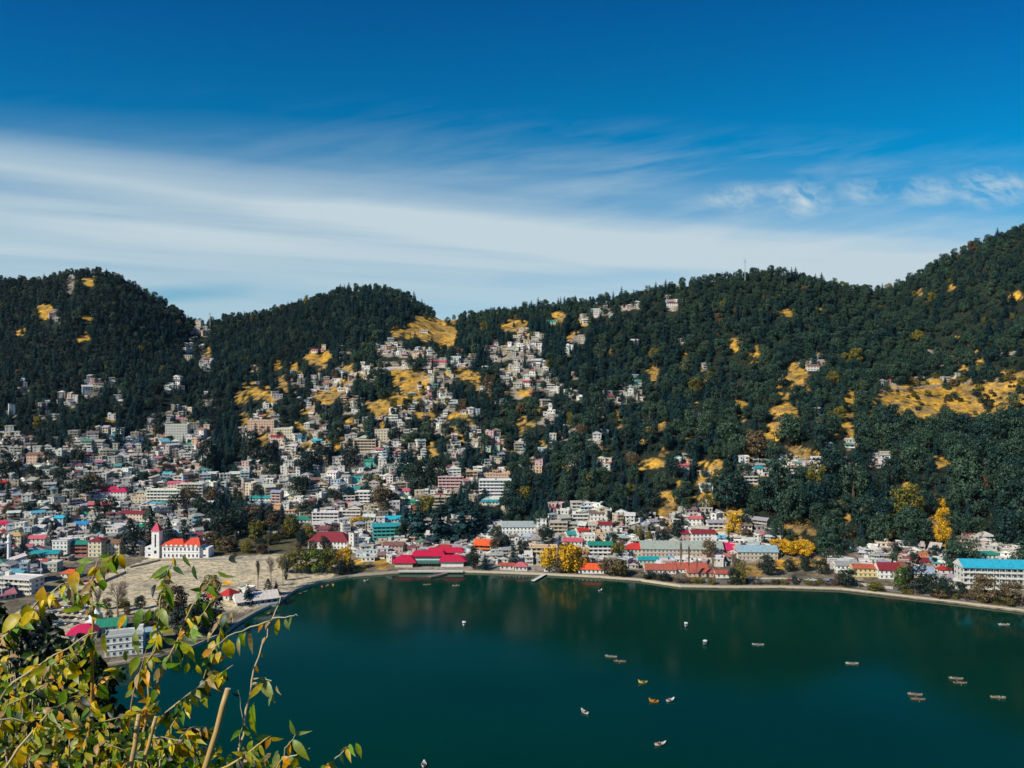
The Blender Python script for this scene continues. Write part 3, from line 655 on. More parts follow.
A(3, 540, 9, 8, 2, 'white', 'gable', 'maroon', 0, 'plain', 'white house with a maroon roof at the left edge above the arcade block')
A(134, 520, 24, 9, 2, 'cream', 'gable', 'maroon', R(-8), 'plain', 'cream house with a long maroon roof up behind the white clock tower building')
A(143, 530, 15, 8, 1, 'white', 'gable', 'green', 0, 'plain', 'low white building with a bright green roof behind the red-capped white tower')
A(171, 472, 20, 9, 2, 'cream', 'hip', 'maroon', 0, 'plain', 'cream house with a broad maroon roof high in the crowded left town', lm='upper maroon roof')
A(178, 441, 22, 10, 6, 'grey', 'flat', 'concrete', 0, 'bands', 'tall stepped grey block at the very top of the left town', 'apartment_block', 'building', lm='tall grey top block')
A(181, 432, 9, 5, 2, 'teal', 'flat', 'teal', 0, 'plain', 'small bright turquoise house near the top of the left town')
A(165, 503, 34, 9, 4, 'white', 'flat', 'white', 0, 'veranda', 'wide white four-storey block of open balconies in the middle of the left town', 'apartment_block', 'building', lm='white balcony block')
A(191, 500, 26, 9, 5, 'grey', 'flat', 'white', 0, 'veranda', 'tall grey five-storey balcony block at the right end of the left town', 'apartment_block', 'building', lm='grey balcony block')
A(140, 503, 14, 9, 2, 'cream', 'flat', 'ochre', 0, 'plain', 'low cream house with an ochre flat roof left of the white balcony block')
A(180, 489, 22, 7, 2, 'pink', 'gable', 'pink', 0, 'plain', 'long pink house with a pink roof just above the grey balcony block')
A(38, 463, 18, 9, 3, 'peach', 'gable', 'brown', 0, 'plain', 'peach-walled house with a brown roof at the wood edge, far left slope')
A(30, 478, 26, 9, 2, 'beige', 'gable', 'brown', 0, 'plain', 'long beige building with a brown roof among trees on the far left slope')
A(88, 462, 10, 8, 2, 'white', 'gable', 'red', 0, 'plain', 'small white house with a red roof on the upper left slope')
# town centre
A(257, 511, 20, 10, 2, 'pale blue', 'gable', 'grey-blue', 0, 'plain', 'pale blue house with a grey-blue roof above the park trees', lm='pale blue house')
A(262, 501, 22, 8, 1, 'white', 'gable', 'teal', 0, 'plain', 'low white building with a thin teal roof just above the pale blue house')
A(285, 514, 21, 15, 1, 'cream', 'shed', 'ochre', R(10), 'plain', 'cream building with a huge slanting peach-ochre roof above the park', lm='slanting ochre roof', pitch=.5)
A(278, 525, 13, 9, 1, 'white', 'gable', 'red', R(-10), 'plain', 'white house with a dull red roof below the slanting ochre roof')
A(302, 523, 18, 9, 1, 'white', 'hip', 'green', R(10), 'plain', 'low building with a dark green hipped roof right of the slanting ochre roof')
A(326, 523, 26, 9, 3, 'white', 'flat', 'white', 0, 'veranda', 'white three-storey balcony building behind the big maroon-roofed hall', 'apartment_block', 'building')
A(350, 518, 22, 9, 2, 'white', 'flat', 'white', 0, 'veranda', 'wide white balcony building between the maroon-roofed hall and the turquoise school')
A(331, 549, 40, 17, 2, 'white', 'hip', 'maroon', R(-5), 'plain', 'big white hall with a weathered dark red hipped roof behind the autumn trees', 'hall', 'hall', lm='maroon-roofed hall', pitch=.75)
A(386, 541, 26, 10, 4, 'teal', 'gable', 'teal', R(8), 'veranda', 'turquoise and white four-storey school with a teal roof beside the steep steps', 'school_building', 'school', lm='turquoise school')
A(399, 526, 30, 10, 2, 'white', 'gable', 'cyan', R(12), 'plain', 'white building with a bright cyan roof right behind the turquoise school')
A(394, 553, 19, 9, 2, 'pink', 'gable', 'brown', 0, 'plain', 'pinkish house with a rusty brown roof below the turquoise school')
A(407, 497, 17, 8, 2, 'white', 'gable', 'pink', 0, 'plain', 'white house with a pink-red roof above the cyan roof', lm='pink-red roof')
A(412, 505, 14, 8, 1, 'pale green', 'gable', 'green', 0, 'plain', 'pale green house with a green roof below the pink-red roof')
A(416, 513, 14, 8, 1, 'yellow', 'gable', 'rust', 0, 'plain', 'yellow house with a rust-coloured roof beside the dark cedars')
A(371, 467, 12, 8, 2, 'teal', 'gable', 'green', 0, 'plain', 'small turquoise house with a green roof high above the turquoise school')
A(357, 484, 9, 7, 2, 'teal', 'gable', 'teal', 0, 'plain', 'tiny turquoise house amid pale houses in the town centre')
A(352, 471, 13, 8, 2, 'cream', 'hip', 'cream' if False else 'ochre', 0, 'plain', 'cream house with an ochre roof high in the town centre')
A(355, 494, 12, 7, 2, 'teal', 'flat', 'teal', 0, 'plain', 'low teal-topped house left of the brown leafless tree')
A(366, 505, 20, 9, 4, 'white', 'flat', 'white', 0, 'veranda', 'white four-storey balcony block left of the brown leafless tree', 'apartment_block', 'building', lm='central balcony block')
A(278, 442, 13, 8, 2, 'pink', 'gable', 'red', 0, 'plain', 'pink house with a red roof in the upper clearing of the centre town')
A(262, 434, 26, 9, 5, 'peach', 'flat', 'concrete', 0, 'bands', 'peach five-storey block in the clearing above the centre town', 'apartment_block', 'building', lm='peach block')
A(284, 440, 18, 8, 4, 'cream', 'flat', 'white', 0, 'bands', 'cream four-storey block right of the peach block', 'apartment_block', 'building')
A(266, 472, 8, 7, 2, 'white', 'gable', 'brown', 0, 'plain', 'small white house with a brown roof under the upper clearing')
A(277, 473, 12, 7, 1, 'white', 'gable', 'green', 0, 'plain', 'low white house with a green roof under the upper clearing')
A(303, 443, 8, 7, 2, 'pale blue', 'gable', 'blue', 0, 'plain', 'small house with a deep blue roof among trees above the centre town')
A(317, 446, 10, 7, 2, 'white', 'gable', 'cyan', 0, 'plain', 'small white house with a cyan roof among trees above the centre town')
A(384, 441, 17, 9, 4, 'cream', 'flat', 'concrete', 0, 'bands', 'cream stepped block on the narrow strip of houses climbing the hill', 'apartment_block', 'building', lm='cream climbing block')
A(365, 452, 22, 9, 4, 'beige', 'flat', 'ochre', 0, 'veranda', 'beige balcony block in the dark trees above the town centre', 'apartment_block', 'building')
A(440, 366, 18, 8, 2, 'pink', 'gable', 'pink', 0, 'plain', 'pink house with a pink roof on the high ridge road', lm='pink ridge house')
A(422, 366, 20, 6, 1, 'white', 'gable', 'white', 0, 'plain', 'low white building along the high road above the yellow slope', lm='high white building')
A(455, 364, 12, 8, 3, 'white', 'flat', 'white', 0, 'plain', 'white block at the right end of the high ridge road')
A(319, 352, 14, 8, 1, 'white', 'gable', 'pink', 0, 'plain', 'long low house with a pale pink roof on the yellow knoll, upper left')
A(324, 351, 4, 4, 3, 'cream', 'hip', 'ochre', 0, 'plain', 'slim cream tower house on the yellow knoll')
A(424, 333, 8, 7, 1, 'white', 'gable', 'grey', 0, 'plain', 'lone pale house on the topmost yellow meadow')
A(495, 497, 32, 9, 5, 'white', 'flat', 'white', 0, 'veranda', 'big white stepped hotel with balconies in front of the wood', 'hotel', 'hotel', lm='stepped white hotel')
A(497, 505, 30, 6, 1, 'white', 'gable', 'teal', 0, 'plain', 'low white wing with a long teal roof below the stepped white hotel')
A(497, 480, 26, 7, 2, 'peach', 'flat', 'ochre', 0, 'bands', 'peach upper block with an ochre flat roof above the stepped white hotel')
A(451, 490, 25, 9, 4, 'pink', 'flat', 'white', 0, 'veranda', 'pink and white balcony hotel left of the stepped white hotel', 'hotel', 'hotel', lm='pink balcony hotel')
A(438, 511, 15, 9, 4, 'beige', 'flat', 'concrete', 0, 'veranda', 'beige four-storey block rising behind the dark cedars', 'apartment_block', 'building')
A(467, 497, 7, 6, 1, 'teal', 'gable', 'teal', 0, 'plain', 'tiny teal hut between the pink balcony hotel and the stepped white hotel')
A(528, 387, 10, 7, 2, 'white', 'gable', 'red', 0, 'plain', 'small white house with a strong red roof in the upper cluster on the hill', lm='upper cluster red roof')
A(534, 396, 9, 7, 1, 'brick red', 'hip', 'red', 0, 'plain', 'dark red house at the foot of the upper hill cluster')
A(551, 325, 9, 7, 2, 'pale green', 'gable', 'teal', 0, 'plain', 'pale green house with a teal roof near the ridge')
A(672, 307, 11, 8, 2, 'white', 'hip', 'maroon', 0, 'plain', 'white house with a maroon roof near the ridge left of the mast', lm='ridge house')
A(600, 316, 13, 8, 3, 'white', 'flat', 'white', 0, 'bands', 'white three-storey block just under the ridge', lm='white ridge block')
A(812, 371, 12, 8, 2, 'white', 'gable', 'brown', 0, 'plain', 'white house with a brown roof beside a yellow clearing on the right hill', lm='lone hill house')
# lake front, centre
A(484, 553, 17, 11, 2, 'orange', 'gable', 'orange', R(-12), 'veranda', 'vivid orange house with an orange roof behind the magenta boathouse', lm='orange house', pitch=.7)
A(520, 534, 36, 10, 2, 'white', 'gable', 'grey', 0, 'bands', 'long white two-storey building with a pale grey roof, right of the orange house', 'school_building', 'school', lm='long white school', pitch=.8)
A(505, 520, 8, 7, 3, 'cream', 'flat', 'concrete', 0, 'plain', 'slim cream house rising behind the long white school')
A(433, 546, 15, 8, 3, 'white', 'flat', 'white', 0, 'bands', 'white flat-roofed house in front of the dark cedars', lm='white flat house')
A(445, 556, 10, 8, 2, 'white', 'gable', 'red', 0, 'plain', 'small white house with a red roof just behind the magenta boathouse')
A(455, 555, 13, 8, 2, 'pale green', 'gable', 'grey', 0, 'plain', 'pale green house with a grey roof behind the magenta boathouse')
A(558, 534, 18, 9, 3, 'beige', 'flat', 'concrete', 0, 'veranda', 'beige balcony house right of the long white school')
A(580, 522, 16, 8, 2, 'white', 'flat', 'white', 0, 'veranda', 'flat white terrace house against the wood', lm='white terrace house')
A(597, 521, 15, 8, 2, 'white', 'shed', 'brown', 0, 'bands', 'white house with a sloping brown-striped roof against the wood')
A(582, 538, 11, 8, 2, 'white', 'gable', 'red', R(15), 'plain', 'white house with a deep red gabled roof above the yellow trees', lm='red gabled house')
A(571, 538, 10, 8, 1, 'white', 'gable', 'teal', R(15), 'plain', 'small house with a dark teal roof left of the red gabled house')
A(589, 547, 11, 8, 3, 'white', 'flat', 'white', 0, 'plain', 'bright white cubic house right of the red gabled house')
A(605, 532, 13, 8, 2, 'white', 'gable', 'maroon', 0, 'plain', 'white house with a maroon roof and a row of small windows')
A(601, 541, 9, 7, 2, 'peach', 'flat', 'ochre', 0, 'plain', 'peach house between the bright white cube and the dark tree')
A(600, 557, 24, 9, 3, 'white', 'gable', 'green', 0, 'veranda', 'white three-storey balcony house with a sea-green roof right of the yellow trees', lm='green-roofed balcony house')
A(573, 549, 19, 9, 2, 'white', 'gable', 'pink', R(-8), 'plain', 'white house with a pale pink-red roof just behind the yellow trees')
A(591, 576, 25, 10, 1, 'white', 'hip', 'orange', R(-4), 'plain', 'low white lakeside house with a bright orange roof', lm='orange lakeside roof', pitch=.65)
A(639, 557, 26, 10, 2, 'beige', 'hip', 'red', R(-3), 'plain', 'beige house with a broad red roof above the olive tree', lm='broad red roof', pitch=.7)
A(521, 571, 12, 7, 1, 'white', 'hip', 'pink', 0, 'plain', 'small white waterside house with a pink-red roof by the pier', lm='waterside pink roof', pitch=.7)
A(507, 572, 14, 6, 1, 'white', 'gable', 'rust', 0, 'plain', 'low white waterside building with a rust roof left of the pink-red one')
A(553, 574, 18, 6, 1, 'white', 'flat', 'white', 0, 'plain', 'low flat white hut under the yellow trees by the water')
A(544, 560, 26, 9, 3, 'cream', 'flat', 'ochre', 0, 'veranda', 'cream terraced building left of the yellow trees', 'building', 'building', lm='cream terraced building')
# long sheds and red roofs, right of centre
A(681, 557, 80, 12, 2, 'beige', 'gable', 'grey', R(-1.5), 'bands', 'very long beige shed under a plain grey roof behind the lake front', 'long_shed', 'shed', lm='long grey shed', pitch=.85)
A(728, 554, 13, 10, 1, 'pink', 'gable', 'magenta', R(-1.5), 'plain', 'short crimson-roofed section between the two long grey sheds', 'small_shed', 'shed', lm='crimson shed', pitch=.95)
A(756, 560, 39, 11, 2, 'beige', 'gable', 'grey-blue', R(-1.5), 'bands', 'long beige building with a blue-grey metal roof right of the crimson shed', 'long_shed', 'shed', lm='blue-grey shed', pitch=.7)
A(686, 573, 40, 9, 1, 'white', 'gable', 'rust', R(-1.5), 'plain', 'long white lakeside row under a rusty red roof', 'building', 'building', lm='rusty red row', pitch=.75)
A(660, 574, 30, 9, 1, 'white', 'gable', 'rust', R(-3), 'plain', 'white lakeside building with a faded rust roof at the left of the bare poplars', 'building', 'building', pitch=.7)
A(700, 577, 26, 7, 1, 'peach', 'gable', 'rust', R(-1.5), 'plain', 'low peach row with a rust roof among the bare poplars', pitch=.6)
A(723, 578, 16, 7, 1, 'white', 'gable', 'rust', R(-1.5), 'plain', 'small white house with a rust roof right of the bare poplars')
A(648, 564, 20, 8, 1, 'pale green', 'gable', 'teal', 0, 'plain', 'pale turquoise building below the broad red roof')
A(702, 541, 24, 9, 2, 'white', 'gable', 'maroon', R(6), 'bands', 'white house with a long maroon roof up behind the long grey shed', lm='maroon house')
A(685, 541, 10, 8, 2, 'pink', 'gable', 'maroon', R(10), 'plain', 'pink-fronted house left of the maroon-roofed one behind the long shed')
A(695, 526, 16, 8, 2, 'white', 'gable', 'pink', 0, 'plain', 'white house with a pink-grey roof at the wood edge', lm='wood edge house')
A(715, 530, 16, 8, 2, 'white', 'gable', 'grey', 0, 'veranda', 'white veranda house with a grey roof in the autumn trees')
A(683, 472, 12, 7, 2, 'pink', 'gable', 'pink', 0, 'plain', 'pale pink house with a pink roof in a gap in the wood', lm='pink wood house')
A(706, 492, 12, 7, 2, 'white', 'gable', 'grey', 0, 'plain', 'white house with a grey roof below the pink house in the wood')
A(630, 500, 7, 7, 2, 'pink', 'gable', 'maroon', 0, 'plain', 'small pink house with a maroon roof among dark trees')
# hillside cluster right
A(748, 484, 18, 8, 2, 'white', 'flat', 'white', 0, 'veranda', 'white balcony house at the left end of the hillside cluster', lm='hillside cluster')
A(757, 475, 9, 7, 2, 'white', 'gable', 'teal', 0, 'plain', 'white house with a small teal roof in the hillside cluster')
A(838, 470, 10, 7, 2, 'beige', 'gable', 'teal', 0, 'plain', 'beige house with a teal roof alone in the right wood', lm='lone teal roof')
# right lake front
A(845, 574, 20, 9, 2, 'white', 'gable', 'grey', R(-5), 'bands', 'white house with a grey tiled roof at the left end of the right-hand row', lm='left end of the row')
A(863, 577, 22, 9, 2, 'yellow', 'gable', 'rust', R(-5), 'bands', 'pale yellow house with a rust roof in the right-hand lakeside row', lm='pale yellow house')
A(888, 579, 22, 11, 2, 'white', 'gable', 'maroon', R(-5), 'bands', 'white house with a wide maroon roof in the right-hand lakeside row', lm='wide maroon roof', pitch=.75)
A(904, 579, 9, 10, 3, 'brick red', 'flat', 'brown', R(-5), 'plain', 'narrow brick-brown house beside the wide maroon roof')
A(921, 578, 20, 10, 1, 'peach', 'gable', 'grey-blue', R(-6), 'plain', 'peach house with a broad blue-grey roof in the right-hand row', lm='blue-grey roof', pitch=.8)
A(941, 589, 11, 8, 2, 'white', 'gablefront', 'grey', R(-6), 'plain', 'white gable-fronted cottage, left of two beside the blue-roofed block', 'cottage', pitch=.8)
A(953, 590, 11, 8, 2, 'white', 'gablefront', 'grey', R(-6), 'plain', 'white gable-fronted cottage, right of two beside the blue-roofed block', 'cottage', pitch=.8)
A(925, 566, 16, 9, 1, 'white', 'gable', 'maroon', 0, 'plain', 'white house with a maroon roof behind the blue-grey roof')
A(943, 574, 12, 9, 1, 'white', 'hip', 'red', 0, 'plain', 'white house with a red hipped roof behind the two gabled cottages')
A(923, 557, 14, 9, 1, 'orange', 'flat', 'ochre', 0, 'plain', 'low orange-brown building with a flat ochre roof at the foot of the wood')
A(968, 550, 22, 9, 1, 'cream', 'flat', 'ochre', R(8), 'plain', 'low cream terrace building above the blue-roofed block')
A(985, 559, 24, 8, 1, 'white', 'gable', 'green', R(-4), 'plain', 'low building with a bright green roof just behind the blue roof')
A(997, 549, 10, 8, 1, 'white', 'flat', 'white', 0, 'plain', 'small white hut at the foot of the right wood')
A(1000, 590, 78, 14, 4, 'white', 'gable', 'cyan', R(-6), 'veranda', 'large white four-storey block with rows of balconies under a bright blue roof', 'hotel', 'hotel', lm='blue-roofed block', fh=3.6, pitch=.6)
# near shore, left
A(229, 600, 12, 9, 1, 'white', 'hip', 'red', R(-20), 'plain', 'white club pavilion with a red hipped roof at the edge of the flats', 'pavilion', 'pavilion', lm='red club pavilion', pitch=.8)
A(213, 602, 9, 8, 1, 'white', 'hip', 'red', R(-20), 'plain', 'smaller red-roofed pavilion left of the club pavilion', 'pavilion', 'pavilion', pitch=.8)
A(247, 594, 12, 7, 1, 'white', 'flat', 'white', R(-20), 'plain', 'small flat white hut right of the red club pavilion')
A(256, 606, 40, 12, 1, 'white', 'gable', 'white', R(28), 'veranda', 'long white boat club by the water with a shining pale roof', 'boat_club', 'building', lm='white boat club', fh=3.6, pitch=.6)
A(84, 640, 26, 12, 1, 'white', 'hip', 'magenta', R(18), 'plain', 'white building with a crimson hipped roof behind the foreground leaves', 'building', 'building', lm='crimson lakeside roof', pitch=.6)
A(112, 632, 26, 10, 1, 'white', 'gable', 'green', R(20), 'plain', 'white building with a dull green roof beside the crimson one', 'building', 'building', pitch=.6)
A(125, 656, 34, 10, 3, 'white', 'flat', 'grey', R(20), 'bands', 'white three-storey waterside building with framed windows behind the foreground leaves', 'building', 'building', lm='white waterside building', fh=3.4)
A(150, 646, 22, 10, 2, 'white', 'gable', 'grey-blue', R(20), 'veranda', 'white waterside building with a grey-blue roof right of the framed-window one', 'building', 'building')
A(72, 578, 16, 8, 1, 'white', 'hip', 'orange', R(-10), 'plain', 'low stand with an orange-red roof at the left of the flats', 'pavilion', 'pavilion', pitch=.5)
A(50, 572, 20, 8, 2, 'grey', 'flat', 'white', 0, 'bands', 'grey flat-roofed building between the arcade block and the teal-roofed hall')
A(43, 571, 10, 8, 2, 'white', 'gable', 'rust', 0, 'plain', 'white house with a small rust roof in front of the teal-roofed hall')
LM += [(175, 545, 'red-capped white tower'), (430, 562, 'magenta boathouse'), (572, 552, 'yellow lakeside trees'), (745, 268, 'ridge mast'), (315, 548, 'park trees'), (925, 396, 'big yellow hillside'), (620, 300, 'ridge'), (372, 285, 'round middle hill'), (800, 455, 'upper yellow patch'), (100, 300, 'left peak'), (520, 425, 'narrow yellow strip'), (790, 545, 'yellow bank'), (942, 525, 'yellow gully'), (652, 377, 'yellow slit'), (430, 330, 'topmost meadow'), (262, 392, 'yellow knoll'), (415, 385, 'steep yellow slope')]
NLM = len(HOUSES)
for x, y, a, b_ in [(175, 545, 64, 20), (432, 565, 70, 18), (372, 540, 12, 34)]: HC.append((x, y, a, b_))

NLMB[0] = len(HC)
# crowded filler houses of the town, one by one
PALW = ['white']*17+['grey']*7+['concrete']*3+['cream']*4+['beige']*3+['pale blue']*2+['pink']+['pale green']+['peach']
PALR = ['grey', 'white', 'concrete', 'grey', 'white', 'concrete', 'brown', 'white', 'red', 'maroon', 'maroon', 'green', 'teal', 'brown', 'brown', 'brown', 'grey', 'grey', 'grey', 'grey', 'grey-blue', 'grey-blue', 'white', 'white', 'white', 'white', 'white', 'pink', 'rust', 'concrete', 'concrete', 'concrete', 'brown', 'grey', 'white', 'cyan']
fr = random.Random(5)
cand = []
for k in range(56000):
    x = fr.uniform(-40, 1050); y = fr.uniform(295, 602)
    if not msk(BU, x, y) or (msk(PARK, x, y)) or (msk(SAND, x, y) and x > 40): continue
    if msk(GR, x, y) and fr.random() < .93: continue
    cand.append((x, y))
cand.sort(key=lambda t: -t[1])
for k, (x, y) in enumerate(cand):
    if x > 300 and y > 571 and x < 600: continue
    if y > 1*np.interp(x, [a for a, b in SH], [b for a, b in SH])-9: continue
    if y < 445 and x > 215 and fr.random() < .72: continue
    g = hit(x, y)
    if g is None: continue
    Y = g[1]; sc = F/Y
    wm = fr.choice([fr.uniform(5, 9), fr.uniform(8, 15), fr.uniform(11, 17)])*.78; st = fr.choices([1, 2, 3, 4, 5], [13, 11, 4, 1.2, .4])[0]
    if y < 440 and x > 215: wm *= .95; st = min(st, 2)
    if x > 740 and y < 500: wm *= .8; st = min(st, 2)
    if x > 380 and y > 540: st = min(st, 2); wm *= .8
    hp = (st*FH+1.5)*sc
    if overlaps(x, y-hp/2, wm*sc, hp, .70): continue
    rk = fr.choices(['flat', 'gable', 'hip', 'shed', 'gablefront'], [55, 24, 7, 8, 6])[0]
    ro = fr.choice(['concrete', 'white', 'white', 'grey']) if rk == 'flat' else fr.choice(PALR)
    spec(x, y, wm*sc, fr.uniform(6.5, 9.5), st, fr.choice(PALW), rk, ro, facing(x)+R(fr.gauss(0, 17)+fr.choice([0, 0, 0, 90, -90])), fr.choices(['plain', 'bands', 'veranda'], [34, 20, 46])[0], parts=False, fh=2.85)
fill = HOUSES[NLM:]
print('landmarks', NLM, 'filler', len(fill))
fill.sort(key=lambda S: -S['area'])
indiv = fill[:180]; mass = fill[180:]
WORD = ['', 'second', 'third', 'fourth', 'fifth', 'sixth', 'seventh', 'eighth', 'ninth', 'tenth', 'eleventh', 'twelfth', 'thirteenth', 'fourteenth', 'fifteenth', 'sixteenth', 'seventeenth', 'eighteenth', 'nineteenth', 'twentieth']
def where(px_, py_, skip=None):
    best = None
    for (x, y, t) in LM:
        q = (px_-x)**2*.5+(py_-y)**2
        if q < 4: continue
        if best is None or q < best[0]: best = (q, x, y, t)
    _, x, y, t = best; dx = px_-x; dy = py_-y
    return (('right of the ' if dx > 0 else 'left of the ') if abs(dx)*.6 > abs(dy) else ('just above the ' if dy < 0 else 'just below the '))+t
def ordinals(items):
    """items: list of (base label, px, setter); repeats get their place from the left"""
    d = {}
    for it in items: d.setdefault(it[0], []).append(it)
    for lab, L_ in d.items():
        if len(L_) == 1: L_[0][2](lab); continue
        L_.sort(key=lambda t: t[1])
        if len(L_) == 2 and 'aboard' in lab: L_[0][2](lab+', left one'); L_[1][2](lab+', right one'); continue
        for i, it in enumerate(L_):
            it[2](lab+(', leftmost' if i == 0 else ', rightmost' if i == len(L_)-1 else ', %s from left' % WORD[min(i, 19)]))
items = []
for S in indiv:
    S['grp'] = 'houses of the lake town'
    rt = 'flat roof' if S['rk'] == 'flat' else S['roof']+' roof'
    items.append(('%s %s house with %s, %s' % (S['wall'], NUMW[S['st']], rt, where(S['px'], S['py']-S['hpx']/2)), S['px'], lambda l, S=S: S.__setitem__('label', l)))
ordinals(items)
for S in HOUSES[:NLM]: link_house(S)
for S in indiv: link_house(S)
mb = MB()
for S in mass:
    wb, rb, ex, h, sp_ = make_house(S); M = Matrix.Translation((S['X'], S['Y'], S['Z'])) @ Matrix.Rotation(S['rz'], 4, 'Z')
    for b_ in [wb, rb]+[e[1] for e in ex]: mb.add(b_, M)
obj('hillside_houses', mb.mesh('hillside_houses', HM), kind='stuff', label='small crowded houses across the town slopes', category='houses')

# ------------------------------------------------------------------ the white building with the red-capped tower
def at(px_, py_):
    X, Y, Z = hit(px_, py_); return X, Y, Z
def root(name, X, Y, Z, rz, label, cat, group=None):
    o = obj(name, None, loc=(X, Y, Z), rz=rz, label=label, category=cat)
    if group: o['group'] = group
    return o
def one(name, parent, fn, mats=HM, **k):
    b = MB(); fn(b); return obj(name, b.mesh(name, mats), parent, **k)
wh = (.82, .82, .80)
X, Y, Z = at(176, 558); s = Y/F; Y += 6
o = root('civic_building', X, Y, Z, R(-2), 'long white arched building with orange-red roofs and a tall red-capped tower behind the flats', 'building')
W_ = 64*s; tx = -20*s; bx0 = -14*s; bx1 = 24*s
one('wall', o, lambda b: (b.box(bx0, bx1, -6, 6, -3, 9.6, wh), b.box(bx0-.2, bx1+.2, -6.3, -6.003, 4.6, 4.9, wh), b.box(-32*s, tx-3, -5, 6, -3, 8.2, wh), b.box(-32.5*s, tx-3, -5.3, -5.003, 4.4, 4.7, wh),
    b.box(bx1+.003, 32*s, -4, 6, -3, 7.5, wh)))
def hiproof(b, x0, x1, y0, y1, z, e, c, k=.3):
    xm0 = x0+(y1-y0)*k; xm1 = x1-(y1-y0)*k; ym = (y0+y1)/2
    b.poly([(x0, y0, z), (x1, y0, z), (x1, y1, z), (x0, y1, z), (x0, y0, z+.25), (x1, y0, z+.25), (x1, y1, z+.25), (x0, y1, z+.25), (xm0, ym, z+e), (xm1, ym, z+e)],
           [(0, 1, 5, 4), (1, 2, 6, 5), (2, 3, 7, 6), (3, 0, 4, 7), (4, 5, 9, 8), (5, 6, 9), (6, 7, 8, 9), (7, 4, 8), (3, 2, 1, 0)], c, 2)
one('roof', o, lambda b: (hiproof(b, bx0-.3, bx0+23*s, -7, 7, 9.603, 4.4, (.75, .085, .03)), hiproof(b, bx0+21*s, bx1+1, -6.6, 6.6, 9.80, 4.8, (.75, .085, .03))))
one('parapet', o, lambda b: [b.face([(bx0+bx1*0+xx*s, -6.32, 9.602), (bx0+(xx+4.6)*s, -6.32, 9.602), (bx0+(xx+2.3)*s, -6.32, 11.0)][:0] or [(bx0+xx*s, -7.1, 9.4), (bx0+(xx+4)*s, -7.1, 9.4), (bx0+(xx+2)*s, -7.1, 11.0)], wh) for xx in (3, 8, 13, 18, 23, 28, 33)])
tw = one('tower', o, lambda b: (b.box(tx-3, tx+3, -7.2, -1.2, -3, 20.5, wh), b.box(tx-3.3, tx+3.3, -7.5, -.9, 20.503, 21, wh), b.box(tx-.55, tx+.55, -7.26, -7.203, 8.5, 18.5, (.05, .05, .06), 1), b.box(tx-1, tx+1, -7.27, -7.203, 3.6, 6, (.05, .05, .06), 1)))
one('tower_roof', tw, lambda b: b.poly([(tx-3.6, -7.8, 21.003), (tx+3.6, -7.8, 21.003), (tx+3.6, -.6, 21.003), (tx-3.6, -.6, 21.003), (tx, -4.2, 28)], [(0, 1, 4), (1, 2, 4), (2, 3, 4), (3, 0, 4), (3, 2, 1, 0)], (.55, .012, .07), 2))
for fl in (2.0, 7.0):
    for q in range(9): obj('window', WINA, o, loc=(bx0+2.2+q*(bx1-bx0-4)/8, -6, fl))
    obj('window', WINW, o, loc=(-27.5*s, -5, fl)); obj('window', WINW, o, loc=(28*s, -4, fl-.3))
# minaret by the arcade block
X, Y, Z = at(9, 571)
def minaret(b, z0, z1, r0, r1, n=10, c=wh):
    b.tube([(0, 0, z0), (0, 0, z1)], [r0, r1], n, c)
o = root('minaret', X, Y, Z, 0, 'slender white minaret rising behind the white arcade block', 'minaret')
one('shaft', o, lambda b: minaret(b, -2, 24, 1.5, 1.15)); one('balcony', o, lambda b: (minaret(b, 20.0, 20.6, 1.3, 2.0), minaret(b, 20.6, 21.4, 2.0, 2.0)))
one('dome', o, lambda b: b.tube([(0, 0, 24), (0, 0, 24.8), (0, 0, 25.8), (0, 0, 26.6), (0, 0, 28)], [1.25, 1.5, 1.25, .5, .04], 10, wh))
# white domes of the gurdwara-like hall by the crimson roof and beside the minaret
def dome(px_, py_, rpx, label):
    X, Y, Z = at(px_, py_); r0 = rpx*Y/F
    o = root('domed_hall', X, Y, Z, 0, label, 'shrine')
    one('wall', o, lambda b: b.box(-r0*1.25, r0*1.25, -r0*1.25, r0*1.25, -3, 3.6, wh))
    one('dome', o, lambda b: b.tube([(0, 0, 3.603), (0, 0, 3.6+r0*.5), (0, 0, 3.6+r0*1.05), (0, 0, 3.6+r0*1.4), (0, 0, 3.6+r0*1.7), (0, 0, 3.6+r0*2.1)], [r0*.95, r0*1.08, r0*.85, r0*.45, r0*.12, .03], 14, wh))
    for sx in (-.6, 0, .6): obj('window', WINA, o, loc=(sx*r0, -r0*1.25, 1.6))
dome(96, 626, 6, 'small white domed hall behind the crimson lakeside roof'); dome(25, 566, 5, 'small white domed shrine between the minaret and the teal-roofed hall')

